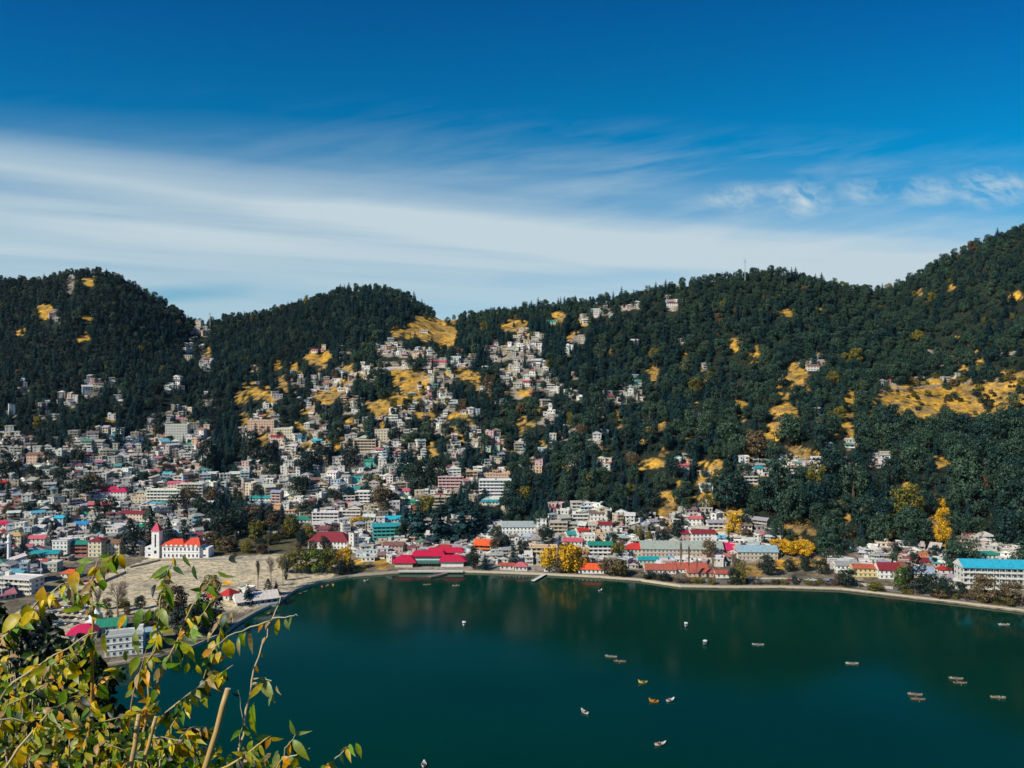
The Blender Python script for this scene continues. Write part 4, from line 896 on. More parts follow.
# ------------------------------------------------------------------ the magenta boathouse: three roofs round a glazed court
X, Y, Z = at(430, 570); s = Y/F
mg = (.58, .012, .055)
o = root('boathouse', X, Y, 1.2, 0, 'wide lakeside boathouse with long magenta roofs round a dark glazed front', 'boathouse')
one('wall', o, lambda b: (b.box(-36*s, -18*s, 3, 12, -2, 4.2, (.6, .5, .4)), b.box(-17.9*s, 10*s, 8, 22, -2, 5.5, (.7, .68, .62)), b.box(10.1*s, 33*s, 5, 14, -2, 4.6, (.75, .73, .68))))
one('glazing', o, lambda b: [b.box(-17*s+q*2.2, -17*s+q*2.2+1.9, 7.85, 7.997, 1.0, 4.8, (.03, .05, .05), 1) for q in range(int(27*s/2.2))])
def rf(x0, x1, y0, y1, z, e, k): return one('roof', o, lambda b: hiproof(b, x0, x1, y0, y1, z, e, mg, k))
rf(-39*s, -14*s, 1.5, 19, 4.25, 4.4, .35); rf(-22*s, 14*s, 13, 27, 6.6, 3.6, .2); rf(8*s, 36*s, 3, 17, 5.0, 3.8, .4); rf(-8*s, 33*s, 23, 34, 7.2, 3.4, .3)
one('canopy', o, lambda b: b.poly([(-17*s, 3.5, 3.4), (9*s, 3.5, 3.4), (9*s, 11.5, 5.9), (-17*s, 11.5, 5.9), (-17*s, 3.5, 3.6), (9*s, 3.5, 3.6), (9*s, 11.5, 6.1), (-17*s, 11.5, 6.1)], [(0, 1, 5, 4), (1, 2, 6, 5), (2, 3, 7, 6), (3, 0, 4, 7), (4, 5, 6, 7), (3, 2, 1, 0)], (.05, .16, .13), 2))
one('deck', o, lambda b: (b.box(-30*s, 34*s, -8, 2.9, -.5, .25, (.42, .36, .30)), b.box(-30*s, 34*s, -7.9, -7.6, .252, 1.2, (.7, .7, .68))))
for q in range(14): one('pile', o, lambda b: b.tube([((-29+q*4.8)*s, -7.3, -4), ((-29+q*4.8)*s, -7.3, -.502)], .22, 6, (.2, .15, .12)))
# jetty in front of the boathouse, wooden pier by the pink-red roof
def jetty(px0, py0, px1, py1, wd, label, c):
    def wp(x, y): Y = H*F/(y-384); return Vector(((x-512)/F*Y, Y, .9))
    a, b2 = wp(px0, py0), wp(px1, py1); d = b2-a; L_ = d.length; an = math.atan2(d.y, d.x)
    o = root('jetty', a.x, a.y, .9, an, label, 'jetty')
    one('deck', o, lambda b: b.box(0, L_, -wd/2, wd/2, -.15, .1, c))
    for q in range(int(L_/4)+1):
        for sd in (-1, 1): one('pile', o, lambda b: b.tube([(q*4+.3, sd*(wd/2-.2), -4), (q*4+.3, sd*(wd/2-.2), -.152)], .16, 6, (.2, .15, .12)))
    for sd in (-1, 1): one('railing', o, lambda b: (b.box(0, L_, sd*(wd/2-.05)-.03, sd*(wd/2-.05)+.03, .95, 1.02, wh), [b.box(q*2, q*2+.06, sd*(wd/2-.05)-.028, sd*(wd/2-.05)+.028, .102, .948, wh) for q in range(int(L_/2)+1)]))
jetty(533, 582, 549, 573, 2.6, 'white railed jetty beside the waterside house with the pink-red roof', (.72, .70, .66))
jetty(429, 578, 447, 574, 3.0, 'brown wooden landing stage in front of the magenta boathouse', (.28, .16, .13))

# ------------------------------------------------------------------ masts on the ridge, flood-light poles on the flats
def mast(px_, py_, h, label, r0=.9):
    X, Y, Z = at(px_, py_) if hit(px_, py_) else (0, 0, 0)
    o = root('lattice_mast', X, Y, Z-2, 0, label, 'mast')
    def legs(b):
        for k in range(3):
            a = k*2.094; b.tube([(r0*math.cos(a), r0*math.sin(a), 0), (.22*math.cos(a), .22*math.sin(a), h)], .16, 4, (.4, .42, .44))
        n = int(h/3)
        for q in range(n):
            t = q/n; t2 = (q+1)/n
            for k in range(3):
                a = k*2.094; c = (k+1)*2.094; ra = r0*(1-t)+.22*t; rb = r0*(1-t2)+.22*t2
                b.tube([(ra*math.cos(a), ra*math.sin(a), t*h), (rb*math.cos(c), rb*math.sin(c), t2*h)], .07, 3, (.4, .42, .44))
    one('frame', o, legs, [MT['paint']]); one('antenna', o, lambda b: (b.box(-1.7, 1.7, -.15, .15, h*.86, h*.88, (.4, .42, .44)), b.box(-1.6, -1.2, -.3, .3, h*.82, h*.93, (.5, .5, .5)), b.box(1.2, 1.6, -.3, .3, h*.82, h*.93, (.5, .5, .5)), b.tube([(0, 0, h), (0, 0, h+3)], .08, 4, (.4, .4, .4))), [MT['paint']])
mast(745, 286, 42, 'tall thin lattice mast standing on the right ridge'); mast(210, 331, 36, 'thin lattice mast in the notch between the two left hills')
def pole(px_, py_, h, label):
    X, Y, Z = at(px_, py_); o = root('lamp_post', X, Y, Z, 0, label, 'lamp post')
    one('pole', o, lambda b: b.tube([(0, 0, -1), (0, 0, h)], [.28, .14], 6, (.7, .72, .72)), [MT['paint']])
    one('lamp_head', o, lambda b: (b.box(-1.1, 1.1, -.2, .2, h, h+.25, (.6, .6, .6)), b.box(-1.0, -.2, -.5, .0-.201, h-.1, h+.4, (.8, .8, .8)), b.box(.2, 1.0, -.5, -.201, h-.1, h+.4, (.8, .8, .8))), [MT['paint']])
pole(41, 588, 19, 'tall white floodlight post right of the white arcade block'); pole(2, 600, 17, 'white floodlight post at the left edge below the arcade block')
pole(124, 572, 9, 'short lamp post at the left corner of the flats')

# long wall and railing of the flats
def wallrun(pts, h, th, c, name, label, cat, z=None):
    b = MB(); P = []
    for (x, y) in pts: X, Y, Z = at(x, y); P.append((X, Y, Z))
    for k in range(len(P)-1):
        a = Vector(P[k]); d = Vector(P[k+1])-a; n = Vector((-d.y, d.x, 0)).normalized()*th/2
        q = [a-n, a+d-n, a+d+n, a+n]
        b.poly([(p.x, p.y, p.z-1.5) for p in q]+[(p.x, p.y, p.z+h) for p in q], [(0, 3, 2, 1), (4, 5, 6, 7), (0, 1, 5, 4), (1, 2, 6, 5), (2, 3, 7, 6), (3, 0, 4, 7)], c)
    return obj(name, b.mesh(name, HM), label=label, category=cat)
wallrun([(130, 568), (160, 561), (220, 560), (292, 561)], 1.3, .3, (.30, .30, .27), 'boundary_wall', 'low grey boundary wall along the far side of the flats', 'wall')
wallrun([(52, 604), (90, 588), (126, 573)], 1.6, .35, (.42, .36, .28), 'boundary_wall', 'low stone wall along the left side of the flats', 'wall')
wallrun([(236, 533), (280, 533)], 1.8, .4, (.5, .5, .46), 'boundary_wall', 'pale wall seen between the park trees', 'wall')
wallrun([(735, 579), (780, 579), (835, 582)], 1.0, .3, (.62, .58, .48), 'boundary_wall', 'long cream parapet along the right-hand lakeside road', 'wall')
wallrun([(845, 584), (893, 590)], 2.2, .5, (.45, .41, .34), 'boundary_wall', 'stone retaining wall below the right-hand lakeside row', 'wall')

# steep stairway street beside the turquoise school
def street(pts, wd, c, name):
    b = MB(); P = []
    n = 0
    for k in range(len(pts)-1):
        (x0, y0), (x1, y1) = pts[k], pts[k+1]; m_ = max(2, int(math.hypot(x1-x0, y1-y0)/2))
        for q in range(m_): 
            g = hit(x0+(x1-x0)*q/m_, y0+(y1-y0)*q/m_)
            if g: P.append(Vector(g))
    vs_ = []
    for k, p in enumerate(P):
        d = P[min(k+1, len(P)-1)]-P[max(k-1, 0)]; n_ = Vector((-d.y, d.x, 0)).normalized()*wd/2
        for q in (p-n_, p+n_): vs_.append((q.x, q.y, max(p.z, float(zat(q.x, q.y)))+.5))
    m_ = len(vs_); vs_ += [(x, y, z-2.5) for (x, y, z) in vs_]; fs = []
    for k in range(len(P)-1):
        a = 2*k; fs += [(a, a+2, a+3, a+1), (a, a+m_, a+m_+2, a+2), (a+1, a+3, a+3+m_, a+1+m_)]
    fs += [(0, 1, 1+m_, m_), (m_-2, 2*m_-2, 2*m_-1, m_-1)]
    b.poly(vs_, fs, c); obj(name, b.mesh(name, [MT['plaster']]), kind='structure')
street([(368, 557), (371, 541), (374, 524), (377, 512)], 5, (.50, .42, .32), 'stair_path')
street([(600, 540), (612, 528), (622, 520), (630, 512)], 4.5, (.55, .48, .38), 'hill_path')
street([(212, 492), (203, 478), (198, 462)], 5, (.52, .42, .30), 'hillside_path')
street([(860, 392), (880, 391), (920, 388), (960, 383), (1024, 378)], 3.4, (.30, .24, .18), 'hill_road')
street([(345, 376), (370, 371), (400, 368), (460, 366)], 6, (.52, .47, .40), 'ridge_road')
street([(925, 350), (960, 360), (1024, 352)], 4, (.30, .25, .20), 'upper_road')

# ------------------------------------------------------------------ trees one can tell apart
TL = [
 (418, 541, 44, 40, 'deodar', 0, 'broad dark cedar at the left of the clump behind the magenta boathouse'), (440, 545, 48, 42, 'deodar', 1, 'tall dark cedar in the middle of the clump behind the magenta boathouse'),
 (462, 543, 44, 44, 'deodar', 2, 'broad dark cedar at the right of the clump behind the magenta boathouse'), (478, 536, 36, 34, 'deodar', 0, 'dark cedar beside the orange house'),
 (405, 533, 34, 26, 'deodar', 2, 'dark cedar touching the cyan roof'), (452, 520, 28, 26, 'deodar', 1, 'dark cedar below the pink balcony hotel'), (427, 520, 26, 22, 'olive', 1, 'olive-green tree peeping over the dark cedars'),
 (150, 548, 42, 20, 'cypress', 0, 'broad dark cypress behind the red-capped tower'), (168, 549, 32, 13, 'cypress', 1, 'slim dark cypress just right of the red-capped tower'), (184, 545, 26, 11, 'cypress', 2, 'narrow cypress behind the orange-red roofs'),
 (130, 556, 38, 18, 'cypress', 2, 'dark cypress left of the red-capped tower'), (139, 552, 24, 16, 'shade', 1, 'round dark tree left of the red-capped tower'),
 (52, 550, 28, 12, 'cypress', 0, 'dark cypress standing beside the teal-roofed hall'), (101, 520, 24, 16, 'shade', 0, 'dark round tree below the pink veranda house'), (112, 517, 20, 13, 'shade', 3, 'dark tree just right of the pink veranda house'),
 (84, 502, 24, 22, 'shade', 2, 'big dark tree left of the magenta-roofed hall'), (93, 492, 20, 22, 'brown', 1, 'brown autumn tree left of the magenta-roofed hall'), (78, 466, 22, 14, 'shade', 4, 'dark tree standing among the upper left houses'),
 (62, 472, 18, 18, 'shade', 5, 'dark round tree on the upper left slope'), (62, 485, 16, 18, 'shade', 6, 'dark tree below the beige upper left building'), (30, 515, 14, 26, 'shade', 1, 'wide dark green tree near the left edge'), (50, 516, 12, 22, 'shade', 2, 'wide dark tree right of its twin near the left edge'),
 (8, 480, 26, 26, 'shade', 3, 'large dark tree at the left edge above the red roof'), (118, 448, 30, 16, 'cedar', 1, 'dark conifer in the upper edge of the left town'), (160, 438, 26, 18, 'shade', 1, 'dark tree left of the tall grey top block'),
 (178, 514, 22, 24, 'shade', 4, 'large dark tree at the right end of the left town'), (200, 516, 22, 22, 'shade', 0, 'second large dark tree at the right end of the left town'), (190, 500, 14, 20, 'brown', 2, 'brown tree over the two large dark trees'), (212, 505, 18, 18, 'brown', 0, 'brown leafless tree at the park corner'),
 (207, 474, 34, 18, 'shade', 2, 'tall dark tree where the bare path leaves the left town'), (216, 470, 30, 18, 'cedar', 3, 'dark conifer right of the bare path'), (250, 462, 30, 26, 'shade', 3, 'broad dark tree below the peach block'), (268, 466, 24, 24, 'shade', 1, 'dark tree right of the broad one below the peach block'),
 (298, 498, 24, 26, 'shade', 5, 'lone big dark tree above the park'), (306, 476, 28, 26, 'shade', 0, 'broad dark tree in the centre town'), (322, 470, 26, 20, 'shade', 6, 'dark tree right of the broad centre one'),
 (350, 470, 22, 20, 'shade', 2, 'dark tree above the turquoise houses'), (384, 512, 28, 26, 'brown', 1, 'large purple-brown tree above the turquoise school'), (376, 510, 22, 16, 'shade', 3, 'dark tree joined to the purple-brown tree'), (340, 506, 18, 14, 'shade', 4, 'small dark tree in the pale centre houses'), (352, 505, 16, 14, 'shade', 5, 'small dark tree left of the central balcony block'),
 (390, 470, 44, 14, 'cedar', 0, 'tall dark conifer right of the cream climbing block'), (402, 478, 34, 16, 'cedar', 2, 'dark conifer leading down to the pink-red roof'), (372, 440, 30, 10, 'cedar', 4, 'slim conifer left of the cream climbing block'),
 (420, 494, 36, 26, 'shade', 1, 'big dark tree right of the pink-red roof'), (436, 490, 34, 22, 'shade', 6, 'dark tree left of the pink balcony hotel'),
 # park
 (222, 540, 26, 24, 'shade', 2, 'dark park tree at the left'), (240, 536, 28, 26, 'shade', 4, 'large dark park tree near the pale wall'), (258, 542, 22, 20, 'olive', 2, 'single olive-brown tree among the park trees'), (228, 552, 16, 18, 'brown', 1, 'brown park bush behind the flats'), (247, 553, 14, 16, 'olive', 0, 'small olive tree at the far edge of the flats'),
 (262, 553, 16, 14, 'shade', 1, 'small dark tree at the far edge of the flats'), (275, 530, 20, 22, 'brown', 0, 'leafless brown park tree below the dull red roof'), (290, 538, 22, 20, 'olive', 1, 'olive-brown tree left of the maroon-roofed hall'), (302, 546, 18, 18, 'shade', 0, 'dark tree left of the maroon-roofed hall'), (210, 548, 16, 18, 'brown', 2, 'brown tree right of the orange-red roofs'),
 (215, 530, 22, 20, 'shade', 5, 'dark round tree at the park corner'), (270, 545, 20, 8, 'cypress', 1, 'slim dark cypress in the park'), (236, 549, 20, 8, 'cypress', 0, 'slim dark cypress behind the flats'), (252, 525, 20, 26, 'brown', 2, 'wide brown tree below the pale blue house'), (202, 535, 16, 18, 'shade', 6, 'dark tree behind the orange-red roof end'),
 # row of willows
 (287, 572, 22, 22, 'olive', 0, 'leftmost yellow-green tree of the row by the flats'), (301, 573, 24, 24, 'olive', 1, 'second yellow-green tree of the row by the flats'), (316, 573, 24, 24, 'bright', 2, 'greener tree in the middle of the row by the flats'), (330, 572, 24, 22, 'olive', 3, 'fourth yellow-green tree of the row by the flats'),
 (345, 570, 24, 20, 'yellow', 1, 'bright yellow tree ending the row by the flats'), (341, 577, 14, 14, 'shade', 2, 'dark tree under the bright yellow one'), (352, 576, 12, 12, 'shade', 3, 'small dark tree right of the bright yellow one'),
 (271, 590, 36, 16, 'bare', 0, 'tall leafless tree at the corner of the lake'), (283, 586, 34, 14, 'bare', 1, 'leafless tree right of the tall corner one'), (258, 588, 28, 16, 'bare', 2, 'leafless tree left of the tall corner one'), (118, 620, 42, 34, 'bare', 0, 'wide leafless tree on the near side of the flats'), (98, 616, 30, 22, 'bare', 1, 'leafless tree behind the crimson lakeside roof'),
 (276, 594, 14, 10, 'cedar', 1, 'small dark conifer by the corner of the lake'), (248, 605, 22, 14, 'cedar', 2, 'dark conifer beside the flat white hut'), (268, 596, 18, 9, 'cypress', 2, 'small cypress by the flats'), (286, 580, 20, 6, 'cypress', 0, 'thin dark cypress left of the tree row'),
 (172, 618, 34, 32, 'brown', 1, 'round dark-brown tree on the near side of the flats'), (208, 632, 36, 36, 'shade', 3, 'big dark tree in front of the red club pavilion'), (185, 635, 30, 30, 'shade', 5, 'dark tree behind the foreground leaves'), (212, 597, 24, 20, 'olive', 4, 'pale olive tree behind the smaller red pavilion'), (145, 628, 18, 26, 'brown', 0, 'low brown bush near the flats'),
 # lake front
 (549, 573, 28, 22, 'yellow', 0, 'smaller golden-yellow lakeside tree, left of the pair'), (570, 574, 29, 25, 'yellow', 2, 'large golden-yellow lakeside tree, right of the pair'), (583, 570, 22, 16, 'yellow', 3, 'golden-yellow tree leaning towards the orange lakeside roof'), (569, 577, 11, 11, 'bright', 1, 'small bright green tree under the golden ones'),
 (560, 573, 14, 14, 'brown', 1, 'small brown tree between the golden ones'), (548, 551, 22, 15, 'shade', 2, 'dark tree above the golden pair'), (614, 578, 20, 32, 'brown', 0, 'wide low olive-brown tree at the water edge'), (621, 577, 17, 22, 'olive', 5, 'olive tree merged with the wide brown one'), (612, 553, 22, 14, 'shade', 1, 'dark tree right of the green-roofed balcony house'), (616, 562, 14, 12, 'shade', 4, 'dark tree lower right of the green-roofed balcony house'),
 (485, 571, 18, 13, 'cedar', 3, 'dark conifer at the right end of the magenta boathouse'), (681, 586, 42, 11, 'bare', 2, 'leftmost tall bare poplar before the rusty red row'), (689, 586, 38, 10, 'bare', 2, 'second tall bare poplar before the rusty red row'), (697, 586, 26, 8, 'bare', 2, 'short third bare poplar before the rusty red row'), (713, 586, 34, 10, 'bare', 1, 'fourth bare poplar right of the rusty red row'),
 (734, 587, 34, 16, 'bare', 1, 'bare poplar above the dark shore bush'), (740, 587, 24, 14, 'olive', 3, 'olive shore tree left of the parapet'), (735, 588, 17, 15, 'shade', 2, 'dark bush at the water edge below the crimson shed'), (709, 560, 20, 15, 'brown', 2, 'brownish tree in front of the long grey shed'), (767, 575, 22, 22, 'shade', 0, 'round dark tree below the blue-grey shed'),
 (790, 571, 12, 16, 'shade', 3, 'low dark tree right of the round one by the road'), (804, 571, 16, 14, 'shade', 5, 'round dark tree at the end of the yellow bank'), (822, 574, 15, 17, 'shade', 6, 'dark green tree left of the right-hand row'), (795, 585, 9, 8, 'shade', 1, 'small shrub tree by the parapet'), (664, 583, 10, 14, 'shade', 4, 'dark bush left of the bare poplars'), (650, 582, 8, 18, 'shade', 6, 'low dark bush on the bank below the rust roof'),
 (848, 594, 18, 20, 'shade', 2, 'dark rounded tree at the water edge below the left end of the row'), (838, 592, 14, 9, 'brown', 0, 'rust-brown bush left of the dark rounded shore tree'), (902, 603, 30, 20, 'bright', 0, 'green tree at the water edge right of the wide maroon roof'), (915, 606, 30, 24, 'shade', 3, 'dark shore tree below the blue-grey roof'), (932, 607, 26, 20, 'shade', 0, 'dark shore tree below the left gabled cottage'),
 (946, 608, 22, 18, 'shade', 5, 'dark shore tree below the right gabled cottage'), (958, 606, 18, 16, 'shade', 1, 'small dark shore tree before the blue-roofed block'), (985, 613, 30, 28, 'brown', 1, 'dark brown shore tree before the blue-roofed block'), (1012, 614, 24, 26, 'brown', 2, 'brown shore tree at the right edge'), (968, 610, 14, 18, 'brown', 0, 'low rust-brown bush on the right-hand shore'), (940, 610, 11, 20, 'brown', 2, 'low reddish bush under the dark shore trees'),
 (1003, 604, 16, 22, 'shade', 4, 'dark tree under the balconies at the right edge'), (875, 597, 8, 18, 'olive', 2, 'low dry bush on the bank below the wide maroon roof'), (1008, 612, 12, 20, 'olive', 0, 'pale dry bush at the right edge of the shore'),
 # autumn colour on the slopes
 (792, 556, 17, 20, 'yellow', 0, 'yellow tree in the middle of the yellow bank'), (806, 557, 18, 18, 'yellow', 1, 'yellow tree at the right end of the yellow bank'), (778, 553, 14, 18, 'yellow', 2, 'yellow tree at the left end of the yellow bank'), (733, 540, 26, 18, 'yellow', 3, 'dull yellow tree above the crimson shed'), (745, 534, 20, 16, 'shade', 1, 'dark tree right of the dull yellow one'),
 (706, 513, 20, 15, 'olive', 1, 'yellow-green tree above the maroon house'), (942, 545, 24, 16, 'yellow', 4, 'yellow tree at the foot of the yellow gully'), (944, 528, 22, 14, 'yellow', 5, 'yellow tree in the middle of the yellow gully'), (941, 512, 16, 11, 'yellow', 0, 'yellow tree at the top of the yellow gully'), (892, 523, 10, 9, 'yellow', 2, 'small yellow tree in the right wood'),
 (366, 532, 16, 18, 'olive', 4, 'yellow-brown tree left of the steep steps'), (357, 531, 15, 14, 'yellow', 5, 'golden bush tree behind the maroon-roofed hall'), (308, 540, 16, 12, 'olive', 3, 'olive bush tree left of the maroon-roofed hall end'), (420, 512, 12, 12, 'olive', 1, 'small olive tree in the dark cedars'),
]
LM2 = [(418, 520, 'dark cedars'), (315, 560, 'yellow-green row')]
for (x, y, hp, wp, kind, k, lab) in TL:
    g = hit(x, y)
    if g is None: print('no hit', lab); continue
    X, Y, Z = g; s = Y/F
    tree(kind, X, Y, Z, hp*s, wp*s, k, lab, 'trees of the town and shore')
HC.append((681, 556, 84, 12))
bush = []
for k in range(150):
    x, y = (fr.uniform(20, 235), fr.uniform(606, 668)) if k < 100 else (fr.uniform(215, 335), fr.uniform(532, 560))
    if k < 100 and (not (y < 590+(235-x)*.36+0) and x > 200): continue
    if y > np.interp(x, [a for a, b in SH], [b for a, b in SH])-5: continue
    if 40 < x < 112 and y < 632 and fr.random() < .8: continue
    if 66 < x < 165 and y > 626 and y < 662: continue
    g = hit(x, y)
    if g is None or not free(g[0], g[1], 2): continue
    occupy(g[0], g[1], 2.5); kd = fr.choice(['shade', 'brown', 'brown', 'olive', 'shade', 'bare']); h_ = fr.uniform(5, 11)
    nm = dict(shade='dark bushy', brown='brown bushy', olive='olive bushy', bare='leafless')[kd]; pl = 'near the water on the left shore' if k < 100 else 'in the park behind the flats'
    bush.append(('small %s tree %s' % (nm, pl), x, lambda l, g=g, kd=kd, h_=h_, k=k: tree(kd, g[0], g[1], g[2], h_, h_*(.8 if kd != 'bare' else .5), k, l, 'trees of the town and shore')))
for k in range(70):
    x = fr.uniform(640, 1030); y = float(np.interp(x, [a for a, b in SH], [b for a, b in SH]))-fr.uniform(2.2, 5.2)
    g = hit(x, y)
    if g is None or not free(g[0], g[1], 1.2): continue
    occupy(g[0], g[1], 1.6); kd = fr.choice(['shade', 'brown', 'olive', 'olive', 'brown']); h_ = fr.uniform(2.2, 4.6)
    bush.append(('low %s shrub on the right-hand lake bank' % dict(shade='dark', brown='brown', olive='olive')[kd], x, lambda l, g=g, kd=kd, h_=h_, k=k: tree(kd, g[0], g[1], g[2], h_, h_*1.5, k, l, 'trees of the town and shore')))
ordinals(bush)
# wooded slope: the trees that show largest
def tarea(t): return (t[5]*t[6])*(F/t[3])**2
TREES.sort(key=lambda t: -tarea(t))
NI = 75; IND = [t for t in TREES if t[7] in ('oak', 'cedar', 'olive', 'brown')][:NI]; ids = {id(t) for t in IND}; REST = [t for t in TREES if id(t) not in ids]
items = []
for t in IND:
    m_ = 'round-crowned' if t[7] == 'oak' else 'pointed conifer' if t[7] == 'cedar' else 'yellowish olive' if t[7] == 'olive' else 'brown leafless'
    sz = 'tall' if t[5] > 19 else 'low'
    items.append(('%s %s tree %s' % (sz, m_, where(t[0], t[1]-t[5]*F/t[3]/2)), t[0], (lambda l, t=t: tree(t[7], t[2], t[3], t[4], t[5], t[6], t[8], l.replace('conifer tree', 'conifer'), 'trees of the wooded slope'))))
ordinals(items)
for k in range(420):
    x = fr.uniform(885, 1040); y = fr.uniform(372, 425)
    if not msk(GR, x, y) or fbm(np.array([x/11.]), np.array([y/5.]), 2)[0] < .02: continue
    g = hit(x, y)
    if g is None or not free(g[0], g[1], 1.5): continue
    occupy(g[0], g[1], 1.8); h_ = fr.choice([fr.uniform(2.5, 5), fr.uniform(5, 11)]); REST.append([x, y, g[0], g[1], g[2], h_, h_*1.1, fr.choice(['oak', 'shade', 'shade', 'olive', 'brown']), k])
# small trees between the houses, part of the mass
for k in range(5200):
    x = fr.uniform(-40, 960); y = fr.uniform(330, 572)
    if not msk(BU, x, y): continue
    if y > 500 and any(abs(x-a) < c_/2+1 and y > b_-d_/2+1 and y-14 < b_+d_/2 for (a, b_, c_, d_) in HC[:NLMB[0]]): continue
    g = hit(x, y)
    if g is None or not free(g[0], g[1], 3.2): continue
    h_ = fr.choice([fr.uniform(6, 10), fr.uniform(10, 17)])
    if fr.random() > .8: continue
    kd = fr.choices(['cedar', 'shade', 'oak', 'olive', 'brown'], [30, 45, 15, 5, 5])[0]
    occupy(g[0], g[1], 3.); REST.append([x, y, g[0], g[1], g[2], h_*(1.25 if kd == 'cedar' else 1), h_*fr.uniform(.6, .95), kd, k])

# ------------------------------------------------------------------ boats and the people in them
def hull_mesh(L_, W_, hgt, bow, stern, c, cin):
    b = MB(); n = 10; ringo = []; ringi = []
    for k in range(n+1):
        t = k/n; x = (t-.5)*L_; w_ = W_/2*max(.04, math.sin(math.pi*min(.97, max(.03, t)))**.6); e = 2*t-1
        top = hgt+(bow if e > 0 else stern)*abs(e)**2.6
        ringo.append([(x*1.03, -w_, top), (x, -w_*.72, top*.25-.1), (x*.96, 0, -.16+.25*abs(e)**3), (x, w_*.72, top*.25-.1), (x*1.03, w_, top)])
        wi = w_*.86; ringi.append([(x, -wi, top-.02), (x*.96, -wi*.7, .06+abs(e)**3*hgt), (x*.95, wi*.7, .06+abs(e)**3*hgt), (x, wi, top-.02)])
    for R_, m_, cc in ((ringo, 5, c), (ringi, 4, cin)):
        vs_ = [p for r_ in R_ for p in r_]
        fs = [(i*m_+j, (i+1)*m_+j, (i+1)*m_+j+1, i*m_+j+1) for i in range(n) for j in range(m_-1)]
        b.poly(vs_, fs, cc)
    for i in range(n):
        for (o, j) in ((0, 0), (4, 3)): b.poly([ringo[i][o], ringo[i+1][o], ringi[i+1][j], ringi[i][j]], [(0, 1, 2, 3)], c)
    return b
def person_mesh(seated, shirt, trousers, name):
    if seated:
        J = [(0, 0, .42), (0, -.02, .72), (0, 0, .98), (0, .02, 1.08), (0, .03, 1.20), (0, .03, 1.31), (.10, 0, .42), (.13, .42, .46), (.13, .48, .08), (-.10, 0, .42), (-.13, .42, .46), (-.13, .48, .08),
             (.20, 0, .96), (.26, .10, .72), (.20, .32, .62), (-.20, 0, .96), (-.26, .10, .72), (-.20, .32, .62), (.13, .60, .05), (-.13, .60, .05)]
    else:
        J = [(0, 0, .92), (0, 0, 1.18), (0, 0, 1.42), (0, .01, 1.50), (0, .02, 1.60), (0, .02, 1.71), (.10, 0, .90), (.11, .03, .50), (.12, 0, .06), (-.10, 0, .90), (-.11, .05, .50), (-.12, .1, .06),
             (.20, 0, 1.40), (.25, -.02, 1.12), (.26, .06, .86), (-.20, 0, 1.40), (-.25, -.02, 1.12), (-.26, .06, .86), (.12, .14, .04), (-.12, .24, .04)]
    E = [(0, 1), (1, 2), (2, 3), (3, 4), (4, 5), (0, 6), (6, 7), (7, 8), (0, 9), (9, 10), (10, 11), (2, 12), (12, 13), (13, 14), (2, 15), (15, 16), (16, 17), (8, 18), (11, 19)]
    RR = [.15, .13, .15, .06, .10, .085, .10, .065, .045, .10, .065, .045, .065, .045, .035, .065, .045, .035, .04, .04]
    me = bpy.data.meshes.new(name); me.from_pydata(J, E, []); o = bpy.data.objects.new(name, me); C.objects.link(o)
    o.modifiers.new('skin', 'SKIN'); sd = o.modifiers.new('sub', 'SUBSURF'); sd.levels = 1; sd.render_levels = 1
    for i, v in enumerate(me.skin_vertices[0].data): v.radius = (RR[i], RR[i]*.85); v.use_root = (i == 0)
    dg = bpy.context.evaluated_depsgraph_get(); m2 = bpy.data.meshes.new_from_object(o.evaluated_get(dg)); bpy.data.objects.remove(o); m2.name = name
    a = m2.attributes.new('Col', 'FLOAT_COLOR', 'FACE'); cs = []
    hip = .50 if seated else .94; neck = 1.06 if seated else 1.5
    for p in m2.polygons:
        z = p.center.z; x = abs(p.center.x)
        c = (.30, .17, .11) if z > neck else shirt if z > hip else trousers
        if z > neck+.17 or (z > neck+.06 and p.center.y < -.01): c = (.015, .012, .01)
        if not seated and z < .95 and x > .22: c = (.30, .17, .11)
        if seated and .55 < z < .7 and x > .15 and p.center.y > .22: c = (.30, .17, .11)
        cs.append((*c, 1.))
    a.data.foreach_set('color', np.array(cs, np.float32).ravel()); m2.materials.clear(); m2.materials.append(MT['paint']); m2.polygons.foreach_set('use_smooth', [True]*len(m2.polygons)); return m2
SHIRTS = [('red', (.5, .03, .03)), ('white', (.75, .75, .75)), ('blue', (.04, .12, .45)), ('yellow', (.65, .45, .04)), ('dark', (.03, .03, .04)), ('pink', (.6, .2, .3))]
SIT = [person_mesh(True, c, (.03, .03, .06), 'person') for n_, c in SHIRTS]; STAND = [person_mesh(False, c, (.03, .035, .06), 'person') for n_, c in SHIRTS]
def wpt(px_, py_): Y = H*F/(py_-384); return (px_-512)/F*Y, Y
PM = [MT['paint']]
